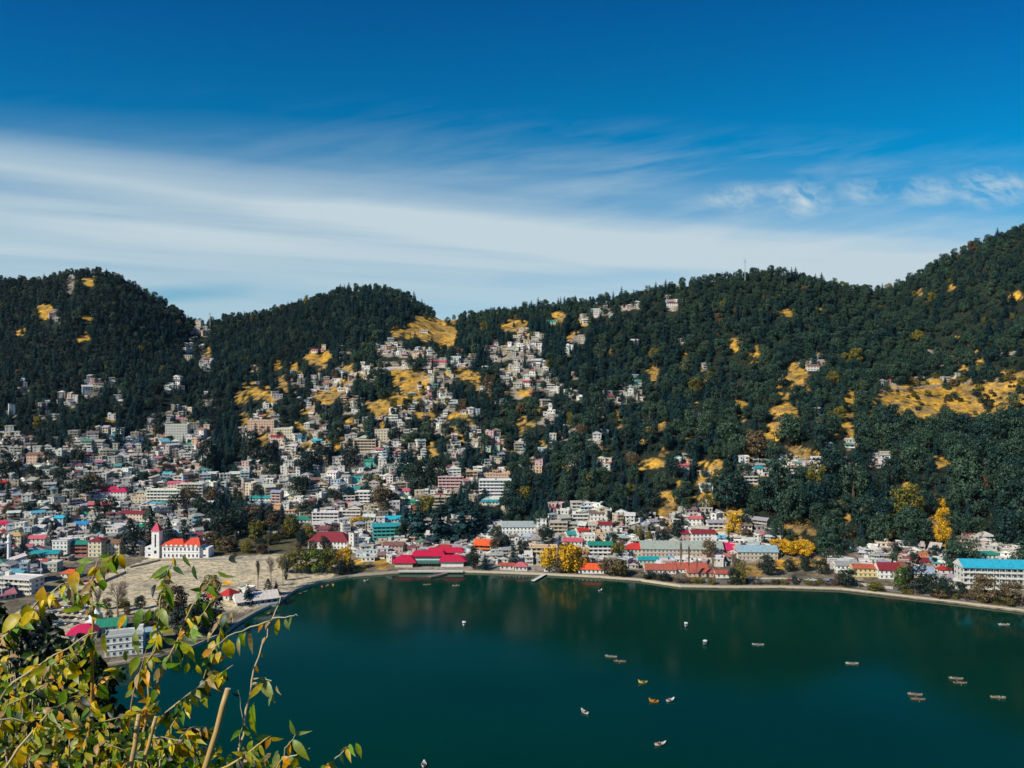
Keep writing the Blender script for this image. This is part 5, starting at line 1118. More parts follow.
def rowboat(px_, py_, deg, c, label, people, L_=6.0):
    X, Y = wpt(px_, py_); o = root('rowing_boat', X, Y, 0.05, R(deg), label, 'rowing boat', 'rowing boats on the lake')
    obj('hull', hull_mesh(L_, 1.5, .42, .50, .42, c, (.16, .09, .05)).mesh('hull', PM), o)
    for bx_ in (-1.2, .3, 1.6): one('bench', o, lambda b: b.box(bx_-.16, bx_+.16, -.56, .56, .34, .40, (.45, .32, .18)), PM)
    for sd in (-1, 1): one('oar', o, lambda b: (b.tube([(.9, sd*.4, .62), (.5, sd*.9, .5), (-.2, sd*2.1, .05)], .045, 5, (.5, .38, .22)), b.box(-.34, -.06, sd*2.1-.18, sd*2.1+.18, -.02, .03, (.6, .5, .3))), PM)
    for k, (bx_, si, ang) in enumerate(people):
        sn = SHIRTS[si][0]; M = Matrix.Rotation(R(deg), 4, 'Z') @ Vector((bx_, 0, 0))
        obj('person', SIT[si], loc=(X+M.x, Y+M.y, .03), rz=R(deg+ang), category='person'); RID.append(('person in %s aboard the %s' % (sn, label), bx_, lambda l, q=C.objects[-1]: q.__setitem__('label', l)))
def pedalo(px_, py_, deg, c, label, canopy=None, people=((-.1, 0), (-.1, 4)), L_=3.9):
    X, Y = wpt(px_, py_); o = root('pedal_boat', X, Y, .05, R(deg), label, 'pedal boat', 'pedal boats on the lake')
    obj('hull', hull_mesh(L_, 2.0, .5, .9, .55, c, tuple(x*.6 for x in c)).mesh('hull', PM), o)
    one('neck', o, lambda b: b.tube([(L_*.44, 0, .7), (L_*.5, 0, 1.15), (L_*.50, 0, 1.35), (L_*.53, 0, 1.42), (L_*.59, 0, 1.38)], [.35, .24, .16, .16, .06], 6, c), PM)
    one('seat', o, lambda b: (b.box(-.5, .1, -.75, .75, .25, .45, (.12, .05, .03)), b.box(-.68, -.5, -.75, .75, .25, 1.0, (.12, .05, .03))), PM)
    if canopy:
        for sx in (-.9, .8):
            for sy in (-.75, .75): one('canopy_post', o, lambda b: b.tube([(sx, sy, .4), (sx, sy, 1.75)], .035, 5, (.6, .6, .6)), PM)
        one('canopy', o, lambda b: b.poly([(-1.3, -1, 1.75), (1.2, -1, 1.75), (1.2, 1, 1.75), (-1.3, 1, 1.75), (-1.2, 0, 2.0), (1.1, 0, 2.0)], [(0, 1, 5, 4), (2, 3, 4, 5), (3, 0, 4), (1, 2, 5), (3, 2, 1, 0)], canopy), PM)
    for k, (bx_, si) in enumerate(people):
        M = Matrix.Rotation(R(deg), 4, 'Z') @ Vector((bx_, (-.38, .38)[k], 0))
        obj('person', SIT[si], loc=(X+M.x, Y+M.y, .05), rz=R(deg-90), category='person'); RID.append(('person in %s aboard the %s' % (SHIRTS[si][0], label), k, lambda l, q=C.objects[-1]: q.__setitem__('label', l)))
wd1 = (.38, .33, .26); wd2 = (.20, .16, .12); RID = []
rowboat(611, 657, -18, wd1, 'pale-ended boat of the pair near the yellow boat', [(-2.0, 1, -90), (.4, 4, 90)])
rowboat(620, 662, -12, wd2, 'darker boat of the pair near the yellow boat', [(1.3, 5, 90), (-1.6, 1, -90)])
rowboat(758, 645, -12, (.42, .45, .46), 'lone grey rowing boat in the middle of the lake', [(.4, 4, 90)])
rowboat(852, 664, -8, (.6, .56, .48), 'lone boat with pale-clad riders right of centre', [(2.0, 1, 90), (-2.0, 1, -90), (.2, 4, 90)])
rowboat(956, 679, -14, wd1, 'farther boat of the upper right-hand pair', [(-2.0, 1, -90), (.3, 2, 90)])
rowboat(960, 683.5, -10, wd2, 'nearer boat of the upper right-hand pair', [(-1.8, 4, -90)])
rowboat(915, 695, -14, wd1, 'farther boat of the lower right-hand pair', [(-2.0, 1, -90), (.4, 4, 90)])
rowboat(918, 700, -9, wd2, 'nearer boat of the lower right-hand pair', [(-2.0, 5, -90), (.4, 2, 90)])
rowboat(998, 698, -14, wd1, 'lone boat with riders near the right edge', [(2.0, 1, 90), (.4, 1, 90), (-2., 4, -90)])
rowboat(1004, 625, -6, (.6, .6, .55), 'pale rowing boat close to the right-hand shore', [(2.0, 1, 90), (-1.8, 1, -90)])
rowboat(427, 585, -2, wd2, 'brown rowing boat just off the magenta boathouse', [(.4, 4, 90)], 5.5)
rowboat(456, 586, 2, wd1, 'boat off the right end of the magenta boathouse', [(.4, 1, 90)], 5)
pedalo(643, 683, 175, (.72, .60, .12), 'bright yellow pedal boat on the lake')
pedalo(654, 702, 160, (.80, .30, .03), 'orange pedal boat on the lake', people=((-.1, 3), (-.1, 4)))
pedalo(670, 701, 20, (.75, .75, .73), 'white boat beside the orange one', people=((-.1, 5), (-.1, 1)))
pedalo(585, 713, 130, (.75, .73, .72), 'white and red boat left of the orange one', people=((-.1, 0), (-.1, 0)))
pedalo(660, 745, 10, (.72, .62, .50), 'cream pedal boat nearest to the viewer', people=((-.1, 0), (-.1, 1)), L_=4.4)
pedalo(705, 644, 60, (.80, .82, .82), 'white canopied boat in the middle of the lake', (.8, .8, .8))
pedalo(686, 626, 80, (.70, .78, .76), 'small pale canopied boat toward the far shore', (.7, .78, .76), L_=3)
pedalo(464, 625, 100, (.76, .78, .76), 'small white canopied boat left of centre', (.8, .8, .8), L_=3)
pedalo(424, 766, 95, (.72, .74, .70), 'pale pedal boat cut by the bottom edge', None, L_=3.2)
pedalo(600, 591, 30, (.6, .6, .56), 'small pale pedal boat off the orange lakeside roof', None, L_=3)
pedalo(366, 581, 0, (.75, .75, .75), 'tiny white pedal boat by the yellow lawns', None, L_=3)
ordinals([(a.replace(' on the lake', ''), b_, c_) for a, b_, c_ in RID])
# moored boats along the left shore
moor = []
for k, (x, y) in enumerate([(322, 586), (327, 585), (333, 584), (305, 591), (300, 593), (288, 600), (268, 613)]):
    X, Y = wpt(x, y+1.2); o = root('moored_boat', X, Y, .05, R(rnd.uniform(60, 120)), '', 'boat', 'boats moored along the left shore')
    cN, cV = [('red', (.5, .05, .04)), ('white', (.75, .75, .72)), ('yellow', (.65, .5, .1)), ('blue', (.06, .2, .5))][k % 4]
    obj('hull', hull_mesh(4.6, 1.5, .45, .4, .3, cV, (.2, .12, .06)).mesh('hull', PM), o); one('bench', o, lambda b: b.box(-.2, .2, -.55, .55, .34, .4, (.5, .4, .25)), PM)
    moor.append(('%s boat moored at the bank near the tree row' % cN, x, lambda l, o=o: o.__setitem__('label', l)))
ordinals(moor)

# ------------------------------------------------------------------ cars
def car_meshes(c):
    def hullc(b):
        prof = [(-2.05, .35), (-2.05, .85), (-1.5, .98), (1.0, .98), (2.0, .80), (2.08, .35)]
        n = len(prof); vs_ = [(x, -.85, z) for x, z in prof]+[(x, .85, z) for x, z in prof]
        b.poly(vs_, [tuple(range(n)), tuple(range(n, 2*n))[::-1]]+[(i, i+n, (i+1) % n+n, (i+1) % n) for i in range(n)], c)
        b.poly([(-1.15, -.66, 1.48), (.25, -.66, 1.48), (.25, .66, 1.48), (-1.15, .66, 1.48), (-1.15, -.66, 1.42), (.25, -.66, 1.42), (.25, .66, 1.42), (-1.15, .66, 1.42)], [(0, 1, 2, 3), (0, 4, 5, 1), (1, 5, 6, 2), (2, 6, 7, 3), (3, 7, 4, 0)], c)
    def cab(b): b.poly([(-1.75, -.8, .982), (.95, -.8, .982), (.95, .8, .982), (-1.75, .8, .982), (-1.15, -.65, 1.418), (.25, -.65, 1.418), (.25, .65, 1.418), (-1.15, .65, 1.418)], [(0, 1, 5, 4), (1, 2, 6, 5), (2, 3, 7, 6), (3, 0, 4, 7), (4, 5, 6, 7)], (.02, .025, .03), 1)
    a = MB(); hullc(a); d = MB(); cab(d); w = MB(); w.tube([(0, -.1, 0), (0, .1, 0)], .32, 10, (.015, .015, .015))
    return a.mesh('body', [MT['paint'], MT['glass']]), d.mesh('cabin', [MT['paint'], MT['glass']]), w.mesh('wheel', PM)
CARC = [('white', (.75, .75, .75)), ('silver', (.42, .44, .46)), ('dark grey', (.06, .065, .07)), ('red', (.45, .02, .02)), ('blue', (.03, .09, .32))]
CARM = [car_meshes(c) for n_, c in CARC]; citems = []
def car(px_, py_, rz, ci, place, zoff=0.):
    g = hit(px_, py_)
    if g is None: return
    X, Y, Z = g; o = root('parked_car', X, Y, Z+zoff+.04, rz, '', 'car', 'parked cars'); b_, c_, w_ = CARM[ci]
    obj('body', b_, o); obj('cabin', c_, o)
    for sx in (-1.25, 1.3):
        for sy in (-.8, .8): obj('wheel', w_, o, loc=(sx, sy, .32))
    citems.append(('%s car parked %s' % (CARC[ci][0], place), px_, lambda l, o=o: o.__setitem__('label', l)))
for r_ in range(4):
    for k in range(8):
        if rnd.random() < .12: continue
        car(44+k*7.2+r_*3+rnd.uniform(-.8, .8), 607+r_*5.4+k*.3, R(70+rnd.uniform(-6, 6)), rnd.choice([0, 0, 1, 1, 2, 3, 4]), 'in %s row of the lakeside car park' % ('the farthest', 'the second', 'the third', 'the nearest')[r_])
for k in range(9): car(790+k*6.0+rnd.uniform(-1, 1), 582+max(0, k-6)*.4, R(rnd.uniform(-5, 2)), rnd.choice([0, 1, 2, 2, 3, 4]), 'on the right-hand lakeside road', .95)
for k in range(7): car(56+k*6, 600-k*3.6, R(35+rnd.uniform(-6, 6)), rnd.choice([0, 1, 2, 3]), 'along the stone wall left of the flats')
for k in range(5): car(655+k*13, 585.3, R(0), rnd.choice([0, 1, 2, 4]), 'on the road below the bare poplars', .95)
ordinals(citems)
# people on the flats and the promenade
pit = []
for k in range(26):
    if k < 14: x, y, pl = rnd.uniform(108, 132), rnd.uniform(568, 580), 'standing at the left corner of the flats'
    elif k < 19: x, y, pl = rnd.uniform(165, 290), rnd.uniform(565, 590), 'walking on the sandy flats'
    else: x, y, pl = rnd.uniform(355, 400), rnd.uniform(570, 572.5), 'by the yellow lawns on the shore'
    g = hit(x, y)
    if g is None: continue
    si = rnd.randrange(6); o = obj('person', STAND[si], loc=(g[0], g[1], g[2]+.02), rz=rnd.random()*6.28, category='person', group='people on the lake shore')
    pit.append(('person in a %s top %s' % (SHIRTS[si][0], pl), x, lambda l, o=o: o.__setitem__('label', l)))
ordinals(pit)

# ------------------------------------------------------------------ the shrubs in front of the camera
def m_leaf(t, b):
    c = attr(t, 'Col'); c = mul(t, c, cramp(t, noise(t, 55, 4), [(.3, (.72, .72, .7)), (.6, (1.08, 1.05, 1.))]))
    t.links.new(c, b.inputs['Base Color']); b.inputs['Roughness'].default_value = .42; b.inputs['Specular IOR Level'].default_value = .4
    tr = t.nodes.new('ShaderNodeBsdfTranslucent'); t.links.new(mul(t, c, (1.3, 1.25, .7)), tr.inputs[0])
    mx_ = t.nodes.new('ShaderNodeMixShader'); mx_.inputs[0].default_value = .45; t.links.new(b.outputs[0], mx_.inputs[1]); t.links.new(tr.outputs[0], mx_.inputs[2])
    t.links.new(mx_.outputs[0], t.nodes['Material Output'].inputs[0])
MT['leaf'] = mat('shrub_leaf', m_leaf)
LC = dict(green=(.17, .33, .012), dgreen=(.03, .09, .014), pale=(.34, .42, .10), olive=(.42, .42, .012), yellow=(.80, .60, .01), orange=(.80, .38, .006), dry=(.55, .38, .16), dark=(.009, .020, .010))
def up_(px_, py_, Y): return Vector(((px_-512)/F*Y, Y, H+(384-py_)/F*Y))
def leaf(b, p0, p1, wpx_, col_n, r, curl=.25, col2=None):
    """an ovate blade from stalk p0 to tip p1: folded along its midrib, bending over"""
    d = p1-p0; L_ = d.length; d.normalize(); W_ = wpx_
    vw = Vector((0, -1, 0))+Vector((r.gauss(0, .35), 0, r.gauss(.35, .4)))
    side = d.cross(vw).normalized(); nrm = side.cross(d).normalized()
    if nrm.y > 0: nrm = -nrm
    prof = [(0, .02), (.12, .55), (.3, .95), (.5, .92), (.68, .66), (.85, .30), (1, .0)]
    c = LC[col_n]; c2 = LC[col2] if col2 else c; rows_ = []; fold = r.uniform(.10, .30)
    for t, w_ in prof:
        q = p0+d*L_*t+nrm*L_*curl*(.25-(t-.5)**2)*1.2; hw = W_/2*w_; wv = nrm*hw*fold+nrm*math.sin(t*9+r.random()*.6)*hw*.12
        rows_.append((q-side*hw+wv, q, q+side*hw+wv*1.1))
    i = len(b.v)
    for a, m_, e in rows_: b.v += [tuple(a), tuple(m_), tuple(e)]
    jit = r.uniform(.8, 1.2)
    for k in range(6):
        t = k/5; cc = tuple((c[j]*(1-t)+c2[j]*t)*jit*(1 if k % 2 else .94) for j in range(3))
        for s_ in (0, 1): b.f.append((i+3*k+s_, i+3*k+s_+1, i+3*k+s_+4, i+3*k+s_+3)); b.c.append(tuple(x*(.93 if s_ else 1.) for x in cc)); b.m.append(0)
def z2(x, y): return x/2.768, 540+y/2.768
# stems in photograph pixels with depth; each plant reaches down to the slope
PL = {
 'tall_stem': dict(label='tall straight orange-stemmed shrub standing highest at the left', st=[([(84, 800), (92, 700), (93, 640), (90, 590), (97, 562)], 1.75, 1.75, 2.1, (.45, .22, .04)), ([(93, 690), (110, 676), (122, 667)], 1.75, 1.7, 1.0, (.35, .22, .08)), ([(92, 640), (70, 655), (45, 668)], 1.75, 1.65, 1.0, (.4, .28, .1)), ([(91, 600), (70, 590), (64, 583)], 1.75, 1.75, .9, (.3, .25, .08)), ([(94, 575), (108, 560), (118, 552)], 1.75, 1.75, .8, (.3, .25, .08))]),
 'arching': dict(label='shrub of long bare arching twigs with orange-yellow leaves at the left edge', st=[([(-60, 800), (-30, 680), (0, 640), (30, 612), (62, 584), (80, 575)], 1.5, 1.6, 1.6, (.42, .32, .16)), ([(-40, 760), (-10, 660), (10, 634), (26, 612)], 1.5, 1.6, 1.4, (.30, .22, .13)), ([(-50, 790), (5, 692), (40, 665), (82, 638), (98, 632)], 1.7, 1.7, 1.5, (.42, .33, .2)), ([(-20, 770), (8, 705), (60, 676), (78, 650)], 1.6, 1.7, 1.2, (.3, .28, .1)), ([(0, 775), (30, 735), (50, 710), (62, 704), (90, 693)], 1.3, 1.4, 1.6, (.45, .35, .16)), ([(-30, 722), (0, 720), (36, 721)], 1.3, 1.35, 1.6, (.55, .45, .25))]),
 'middle': dict(label='leafy green shrub with a tan stem rising in front of the flats', st=[([(128, 800), (140, 745), (152, 700), (165, 665), (178, 640), (188, 615), (198, 595), (214, 578)], 2.0, 2.1, 1.9, (.40, .27, .12)), ([(150, 705), (146, 670), (157, 640), (160, 600), (168, 570), (174, 556)], 2.0, 2.1, 1.2, (.35, .28, .1)), ([(178, 640), (196, 622), (208, 606), (222, 582)], 2.05, 2.1, .9, (.35, .28, .1)), ([(132, 760), (150, 730), (175, 705), (205, 682), (233, 665)], 1.9, 1.9, 1.3, (.42, .33, .2)), ([(163, 742), (180, 712), (200, 690), (218, 640), (226, 612)], 2., 2., 1.0, (.42, .33, .15)), ([(128, 735), (134, 690), (146, 650)], 1.9, 1.95, 1.1, (.35, .2, .1)), ([(150, 660), (160, 630), (170, 600), (164, 575)], 2.05, 2.1, .9, (.3, .25, .1))]),
 'slender': dict(label='slender tan shoot leaning over the lake with few drooping leaves', st=[([(225, 800), (240, 745), (246, 710), (252, 680), (262, 645), (273, 618), (281, 596)], 1.8, 1.9, 1.7, (.48, .36, .2)), ([(273, 618), (290, 616), (298, 616)], 1.87, 1.85, .7, (.45, .4, .3)), ([(273, 620), (250, 627), (228, 636), (210, 650)], 1.87, 1.85, 1.0, (.4, .35, .15)), ([(254, 679), (266, 678), (270, 682)], 1.85, 1.82, .8, (.4, .35, .15)), ([(240, 745), (243, 718), (238, 690)], 1.8, 1.8, .7, (.42, .36, .25))]),
 'sprig': dict(label='small fresh green sprig at the bottom edge over the water', st=[([(268, 810), (277, 768), (285, 748), (296, 733)], 1.6, 1.6, 1.2, (.28, .30, .18)), ([(284, 760), (300, 754), (310, 748)], 1.6, 1.55, .9, (.4, .4, .25))]),
 'small': dict(label='smallest green shoot at the bottom edge, right of the fresh sprig', st=[([(300, 815), (325, 770), (340, 755), (350, 744)], 1.6, 1.6, 1.1, (.30, .30, .2))]),
 'leaning': dict(label='low tangle of dry twigs and leaves along the bottom edge', st=[([(180, 800), (200, 762), (190, 740), (150, 738)], 1.7, 1.7, .9, (.45, .38, .3)), ([(185, 790), (230, 765), (258, 745), (271, 736)], 1.7, 1.7, 1.8, (.45, .32, .10)), ([(160, 760), (190, 728), (208, 727)], 1.7, 1.8, .8, (.4, .35, .3)), ([(150, 790), (170, 750), (200, 732), (216, 726)], 1.7, 1.8, .8, (.4, .32, .25)), ([(120, 770), (140, 752), (185, 742)], 1.6, 1.7, 1.0, (.45, .4, .3)), ([(60, 800), (110, 760), (150, 762)], 1.5, 1.5, 1.1, (.45, .35, .2)), ([(80, 790), (85, 740), (130, 752)], 1.5, 1.5, .9, (.4, .32, .2)), ([(70, 730), (140, 712), (160, 700)], 1.8, 1.9, .8, (.4, .32, .2))]),
}
HL = [(300,35,290,112,30,'olive','dark'),(332,38,346,82,20,'yellow','orange'),(205,88,215,152,32,'orange','olive'),(120,128,125,198,38,'orange','olive'),(185,130,190,175,18,'green',None),(285,108,287,142,24,'green',None),(75,176,88,236,34,'olive','yellow'),(60,205,5,262,38,'yellow','olive'),(262,58,212,60,14,'green','pale'),(272,48,315,40,12,'green',None),(235,185,168,196,15,'green','olive'),(262,180,305,186,16,'green',None),(95,195,60,240,26,'yellow',None),(215,155,230,172,16,'olive',None),
 (472,70,410,112,17,'green','pale'),(480,75,512,98,14,'dgreen',None),(505,40,530,76,11,'green','pale'),(535,70,548,112,15,'dgreen',None),(468,130,484,195,26,'green',None),(432,122,424,162,15,'dark',None),(636,45,656,66,16,'dark',None),(602,85,658,102,13,'green','pale'),(560,118,572,142,22,'dgreen',None),(562,172,592,216,22,'green',None),(395,188,376,252,28,'green','dgreen'),(447,188,468,246,22,'pale',None),(416,190,404,232,16,'green',None),(375,252,386,322,19,'pale',None),(418,250,452,302,26,'olive','green'),(382,322,360,378,26,'green','olive'),(540,232,540,292,22,'pale','green'),(500,288,542,342,26,'green','yellow'),(504,300,500,352,13,'pale',None),(625,272,642,328,34,'yellow','olive'),(592,278,584,322,22,'yellow','dry'),(606,308,604,342,18,'dry','yellow'),(347,208,326,252,18,'yellow','orange'),(290,248,302,322,22,'dark','olive'),
 (622,200,600,240,11,'dry',None),(605,225,585,262,11,'dry',None),(640,200,646,232,9,'dry',None),(590,245,575,285,12,'dry','olive'),(660,268,664,322,11,'pale','dry'),(692,248,700,318,14,'dark','dry'),(772,218,764,266,15,'yellow',None),(790,218,802,250,13,'pale',None),(806,212,799,246,6,'pale',None),(745,225,735,250,10,'dry',None),(680,255,672,285,10,'olive',None),
 (722,384,762,452,28,'pale',None),(728,396,688,442,17,'yellow','olive'),(766,402,780,430,9,'dry',None),(752,430,744,462,8,'pale',None),(704,448,716,548,28,'green','olive'),(558,398,576,466,28,'pale','olive'),(600,366,612,432,20,'yellow','dark'),(585,372,590,400,12,'olive',None),
 (815,540,802,496,13,'pale','green'),(815,538,866,528,9,'pale',None),(810,552,858,612,24,'green','olive'),(800,598,840,640,16,'pale',None),(770,590,752,640,18,'pale',None),(985,562,1000,606,16,'green','olive'),(945,590,955,625,12,'dgreen',None),(970,585,985,600,10,'pale',None),
 (180,412,172,468,24,'green',None),(242,330,200,366,15,'olive','yellow'),(165,328,186,382,17,'pale',None),(102,378,72,418,30,'olive','pale'),(276,398,302,442,24,'green',None),(312,452,278,478,17,'olive','yellow'),(62,562,60,628,38,'orange',None),(100,566,70,590,20,'yellow',None),(205,545,178,518,20,'orange',None),(340,528,322,556,18,'orange','yellow'),(400,538,424,572,22,'green',None),(10,330,22,380,12,'pale','dgreen'),(300,470,270,500,16,'green',None),(205,480,230,520,14,'pale',None),(440,540,455,580,18,'dgreen',None),(130,520,150,560,12,'pale',None),(350,335,345,300,12,'olive',None),(520,340,512,372,15,'olive',None),(545,345,560,372,14,'yellow',None),(460,360,452,330,12,'pale',None),(250,255,235,290,14,'olive',None)]
segs = []
for nm, P in PL.items():
    for (pts, d0, d1, r_, c_) in P['st']:
        for k in range(len(pts)-1): segs.append((nm, pts[k], pts[k+1], d0+(d1-d0)*k/(len(pts)-1)))
def nearest(px_, py_):
    best = (1e9, None, 1.8)
    for nm, a, b_, d in segs:
        ax, ay_ = a; bx_, by_ = b_; l2 = (bx_-ax)**2+(by_-ay_)**2; t = max(0, min(1, ((px_-ax)*(bx_-ax)+(py_-ay_)*(by_-ay_))/l2)); q = (px_-ax-t*(bx_-ax))**2+(py_-ay_-t*(by_-ay_))**2
        if q < best[0]: best = (q, nm, d)
    return best
FB = {nm: MB() for nm in PL}; fr2 = random.Random(3)
for (x0, y0, x1, y1, w_, c1, c2) in HL:
    a = z2(x0, y0); e = z2(x1, y1); q, nm, d = nearest(*a); dd = d+fr2.uniform(-.06, .06)
    leaf(FB[nm], up_(a[0], a[1], dd), up_(e[0], e[1], dd-fr2.uniform(-.02, .05)), w_/2.768/F*dd*1.05, c1, fr2, fr2.uniform(.2, .5), c2)
# smaller leaves along every twig
for nm, P in PL.items():
    for (pts, d0, d1, r_, c_) in P['st']:
        for k in range(len(pts)-1):
            (ax, ay_), (bx_, by_) = pts[k], pts[k+1]; ln = math.hypot(bx_-ax, by_-ay_)
            dens = {'arching': .30, 'tall_stem': .30, 'middle': .23, 'leaning': .5, 'slender': .035, 'sprig': .08, 'small': .16}[nm]
            for q in range(int(ln*dens+fr2.random())):
                t = fr2.random(); x = ax+(bx_-ax)*t; y = ay_+(by_-ay_)*t; d = d0+(d1-d0)*(k+t)/(len(pts)-1)
                an = fr2.gauss(1.55, .75); l = fr2.uniform(7, 19); x1 = x+math.cos(an)*l*fr2.choice([-1, 1]); y1 = y+math.sin(an)*l
                leaf(FB[nm], up_(x, y, d), up_(x1, y1, d+fr2.uniform(-.03, .03)), fr2.uniform(.3, .45)*l/F*d, fr2.choice(['green', 'green', 'olive', 'olive', 'yellow', 'yellow', 'pale', 'dry', 'dgreen', 'dgreen', 'dark', 'orange']), fr2, .3)
for nm, P in PL.items():
    main = P['st'][0]; bp = up_(main[0][0][0], main[0][0][1], main[1]); gz = float(nearz(bp.x, bp.y))
    o = root('foreground_shrub', bp.x, bp.y, gz, 0, P['label'], 'shrub'); off = Vector((bp.x, bp.y, gz))
    for k, (pts, d0, d1, r_, c_) in enumerate(P['st']):
        n_ = len(pts); W3 = [up_(x, y, d0+(d1-d0)*i/(n_-1)) for i, (x, y) in enumerate(pts)]
        rr = [r_*.85/F*d0*(1.15-.75*i/(n_-1)) for i in range(n_)]
        if k == 0 or pts[0][1] >= 760: W3 = [Vector((W3[0].x*.96, W3[0].y+.02, float(nearz(W3[0].x, W3[0].y))-.05))]+W3; rr = [rr[0]*1.2]+rr
        # bend the straight runs a little
        Q = []; RQ = []
        for i in range(len(W3)-1):
            for t in (0, .34, .67): Q.append(W3[i].lerp(W3[i+1], t)+Vector((fr2.gauss(0, .0022), fr2.gauss(0, .004), fr2.gauss(0, .0022)))*(t > 0)); RQ.append((rr[i]*(1-t)+rr[i+1]*t)*(1.12 if t == 0 else 1))
        Q.append(W3[-1]); RQ.append(rr[-1])
        b = MB(); b.tube([p-off for p in Q], RQ, 6, c_); obj('stem' if k == 0 else 'twig', b.mesh('stem', PM, True), o)
    fb = FB[nm]; fb.v = [tuple(Vector(p)-off) for p in fb.v]; obj('foliage', fb.mesh('foliage', [MT['leaf']], True), o)
# cut stems
for (x0, y0, x1, y1, r_, d, lab) in [(203, 775, 228, 689, 3.1, 1.45, 'thick pale stem cut off square at its top, leaning right over the water'), (129, 775, 139, 715, 2.5, 1.45, 'short thick cut stem splintered at its top, near the bottom edge'), (140, 772, 156, 717, 2.0, 1.5, 'short orange cut stem leaning right beside the splintered one')]:
    a = up_(x0, y0, d); e = up_(x1, y1, d+.03); g0 = Vector((a.x*.97, a.y+.02, float(nearz(a.x, a.y))-.05)); off = Vector((g0.x, g0.y, g0.z+.05))
    o = root('cut_stem', off.x, off.y, off.z, 0, lab, 'cut stem'); m_ = a.lerp(e, .5)+Vector((.002, 0, 0))
    b = MB(); b.tube([p-off for p in (g0, a, m_, a.lerp(e, .8), e)], [r_/F*d*k for k in (1.3, 1.1, 1.0, 1.06, .98)], 8, (.46, .30, .10)); obj('bark', b.mesh('bark', PM, True), o)
    u3 = (e-m_).normalized(); b = MB(); b.tube([e-off-u3*.001, e-off+u3*.0012], r_/F*d*.9, 8, (.72, .58, .34)); obj('cut_face', b.mesh('cut_face', PM), o)
# dense dark shrub under them
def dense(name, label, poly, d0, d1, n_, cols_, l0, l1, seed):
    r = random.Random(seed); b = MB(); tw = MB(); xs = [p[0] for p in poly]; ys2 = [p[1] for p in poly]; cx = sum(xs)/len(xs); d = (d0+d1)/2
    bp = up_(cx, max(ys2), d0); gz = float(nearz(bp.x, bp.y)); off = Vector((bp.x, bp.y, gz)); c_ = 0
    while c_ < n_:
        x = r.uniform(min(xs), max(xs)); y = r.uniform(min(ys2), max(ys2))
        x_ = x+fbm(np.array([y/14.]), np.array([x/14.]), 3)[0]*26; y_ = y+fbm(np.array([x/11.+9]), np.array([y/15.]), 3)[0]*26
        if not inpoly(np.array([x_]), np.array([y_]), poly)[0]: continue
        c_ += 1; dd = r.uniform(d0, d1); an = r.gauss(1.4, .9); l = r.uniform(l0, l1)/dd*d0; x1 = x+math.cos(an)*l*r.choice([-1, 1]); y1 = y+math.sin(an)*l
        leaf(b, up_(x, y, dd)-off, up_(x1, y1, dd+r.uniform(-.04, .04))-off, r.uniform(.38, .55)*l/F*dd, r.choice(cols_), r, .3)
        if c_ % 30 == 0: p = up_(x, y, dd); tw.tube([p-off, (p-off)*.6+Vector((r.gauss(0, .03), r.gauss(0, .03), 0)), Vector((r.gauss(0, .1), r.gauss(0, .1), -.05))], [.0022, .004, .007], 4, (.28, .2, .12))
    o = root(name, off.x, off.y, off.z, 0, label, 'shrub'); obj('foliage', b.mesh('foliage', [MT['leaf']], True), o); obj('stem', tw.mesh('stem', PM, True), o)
dense('dark_shrub', 'dense dark-leaved shrub, shade put into its leaf colour, filling the lower left corner', [(-60, 600), (0, 604), (22, 622), (45, 618), (70, 640), (100, 650), (118, 668), (112, 690), (118, 712), (150, 738), (170, 800), (-60, 800)], 3.2, 4.6, 7000, ['dark', 'dark', 'dark', 'dark', 'dark', 'dark', 'dark', 'dgreen'], 7, 15, 1)  # shade of the corner is put into the near-black leaf colour
dense('undergrowth_shrub', 'low bush of small yellow-green leaves along the bottom left edge', [(-40, 690), (10, 688), (60, 720), (100, 735), (150, 735), (200, 752), (250, 742), (285, 760), (290, 800), (-40, 800)], 1.9, 2.5, 1100, ['green', 'olive', 'olive', 'yellow', 'dry', 'dgreen', 'pale', 'dark', 'dgreen'], 7, 17, 2)
dense('yellow_shrub', 'scattered olive and yellow leaves at the left edge in front of the dark shrub', [(-40, 640), (20, 650), (60, 655), (100, 680), (120, 745), (90, 800), (-40, 800)], 2.0, 2.6, 460, ['olive', 'yellow', 'pale', 'dgreen', 'dry', 'olive', 'orange'], 8, 18, 4)

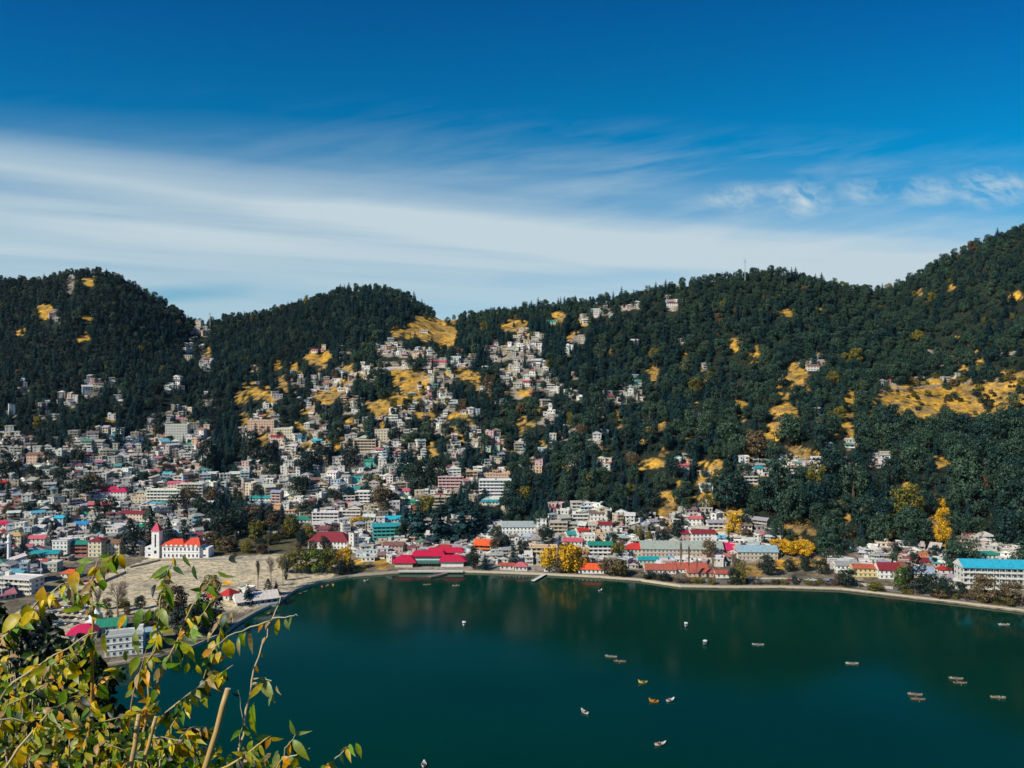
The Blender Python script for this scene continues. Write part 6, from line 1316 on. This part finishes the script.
# ------------------------------------------------------------------ the far-off wood as one mass
def forest(rest):
    pc = bpy.data.collections.new('woodland_kinds'); protos = []; key = {}
    for kind in ('cedar', 'oak', 'brown', 'olive', 'yellow', 'shade'):
        ps, mt = KIND[kind]
        for k, (c, t) in enumerate(ps):
            b = MB(); b.add(c); i0 = len(b.f); b.add(t); b.m = [0]*i0+[1]*(len(b.f)-i0)
            o = bpy.data.objects.new('woodland_%03d' % len(protos), b.mesh('woodland', [MT[mt], MT['bark']])); pc.objects.link(o)
            key[(kind, k)] = len(protos); protos.append(o)
    me = bpy.data.meshes.new('forest'); me.from_pydata([(t[2], t[3], t[4]-.4) for t in rest], [], [])
    ai = me.attributes.new('which', 'INT', 'POINT'); sc = me.attributes.new('size', 'FLOAT_VECTOR', 'POINT'); ro = me.attributes.new('turn', 'FLOAT_VECTOR', 'POINT')
    W = []; S = []; Q = []
    for t in rest:
        kind = t[7]; W.append(key[(kind, t[8] % len(KIND[kind][0]))])
        S.append((t[6]/2/.26, t[6]/2/.26, t[5]) if kind == 'cedar' else (t[6]/2, t[6]/2, t[5]/1.9)); Q.append((0, 0, rnd.random()*6.28))
    ai.data.foreach_set('value', W); sc.data.foreach_set('vector', np.array(S, np.float32).ravel()); ro.data.foreach_set('vector', np.array(Q, np.float32).ravel())
    o = obj('forest', me, kind='stuff', label='dark wood covering the hills', category='forest')
    g = bpy.data.node_groups.new('forest', 'GeometryNodeTree')
    g.interface.new_socket('Geometry', in_out='INPUT', socket_type='NodeSocketGeometry'); g.interface.new_socket('Geometry', in_out='OUTPUT', socket_type='NodeSocketGeometry')
    gi = g.nodes.new('NodeGroupInput'); go = g.nodes.new('NodeGroupOutput'); ip = g.nodes.new('GeometryNodeInstanceOnPoints')
    ci = g.nodes.new('GeometryNodeCollectionInfo'); ci.inputs['Collection'].default_value = pc
    ci.inputs['Separate Children'].default_value = True; ci.inputs['Reset Children'].default_value = True
    def na(name, ty):
        n = g.nodes.new('GeometryNodeInputNamedAttribute'); n.data_type = ty; n.inputs['Name'].default_value = name; return n.outputs['Attribute']
    e2r = g.nodes.new('FunctionNodeEulerToRotation')
    g.links.new(na('turn', 'FLOAT_VECTOR'), e2r.inputs[0])
    g.links.new(gi.outputs[0], ip.inputs['Points']); g.links.new(ci.outputs[0], ip.inputs['Instance']); ip.inputs['Pick Instance'].default_value = True
    g.links.new(na('which', 'INT'), ip.inputs['Instance Index']); g.links.new(na('size', 'FLOAT_VECTOR'), ip.inputs['Scale'])
    g.links.new(e2r.outputs[0], ip.inputs['Rotation']); g.links.new(ip.outputs[0], go.inputs[0])
    md = o.modifiers.new('forest', 'NODES'); md.node_group = g
if 'REST' not in globals(): REST = TREES
forest(REST)
print('trees', len(TREES), 'rest', len(REST), 'objects', len(scene.objects))

# ------------------------------------------------------------------ thin air between here and the far hills
b = MB(); b.box(-4300, 4300, -1000, 3500, -15.2, 620)
hm = bpy.data.materials.new('haze'); hm.use_nodes = True; t = hm.node_tree; t.nodes.clear()
pv = t.nodes.new('ShaderNodeVolumePrincipled'); pv.inputs['Density'].default_value = .000012; pv.inputs['Color'].default_value = (.40, .72, 1, 1); pv.inputs['Anisotropy'].default_value = .2
out = t.nodes.new('ShaderNodeOutputMaterial'); t.links.new(pv.outputs[0], out.inputs['Volume'])
obj('haze', b.mesh('haze', [hm]), kind='stuff')
cy.volume_bounces = 0
print('filler', len(fill))
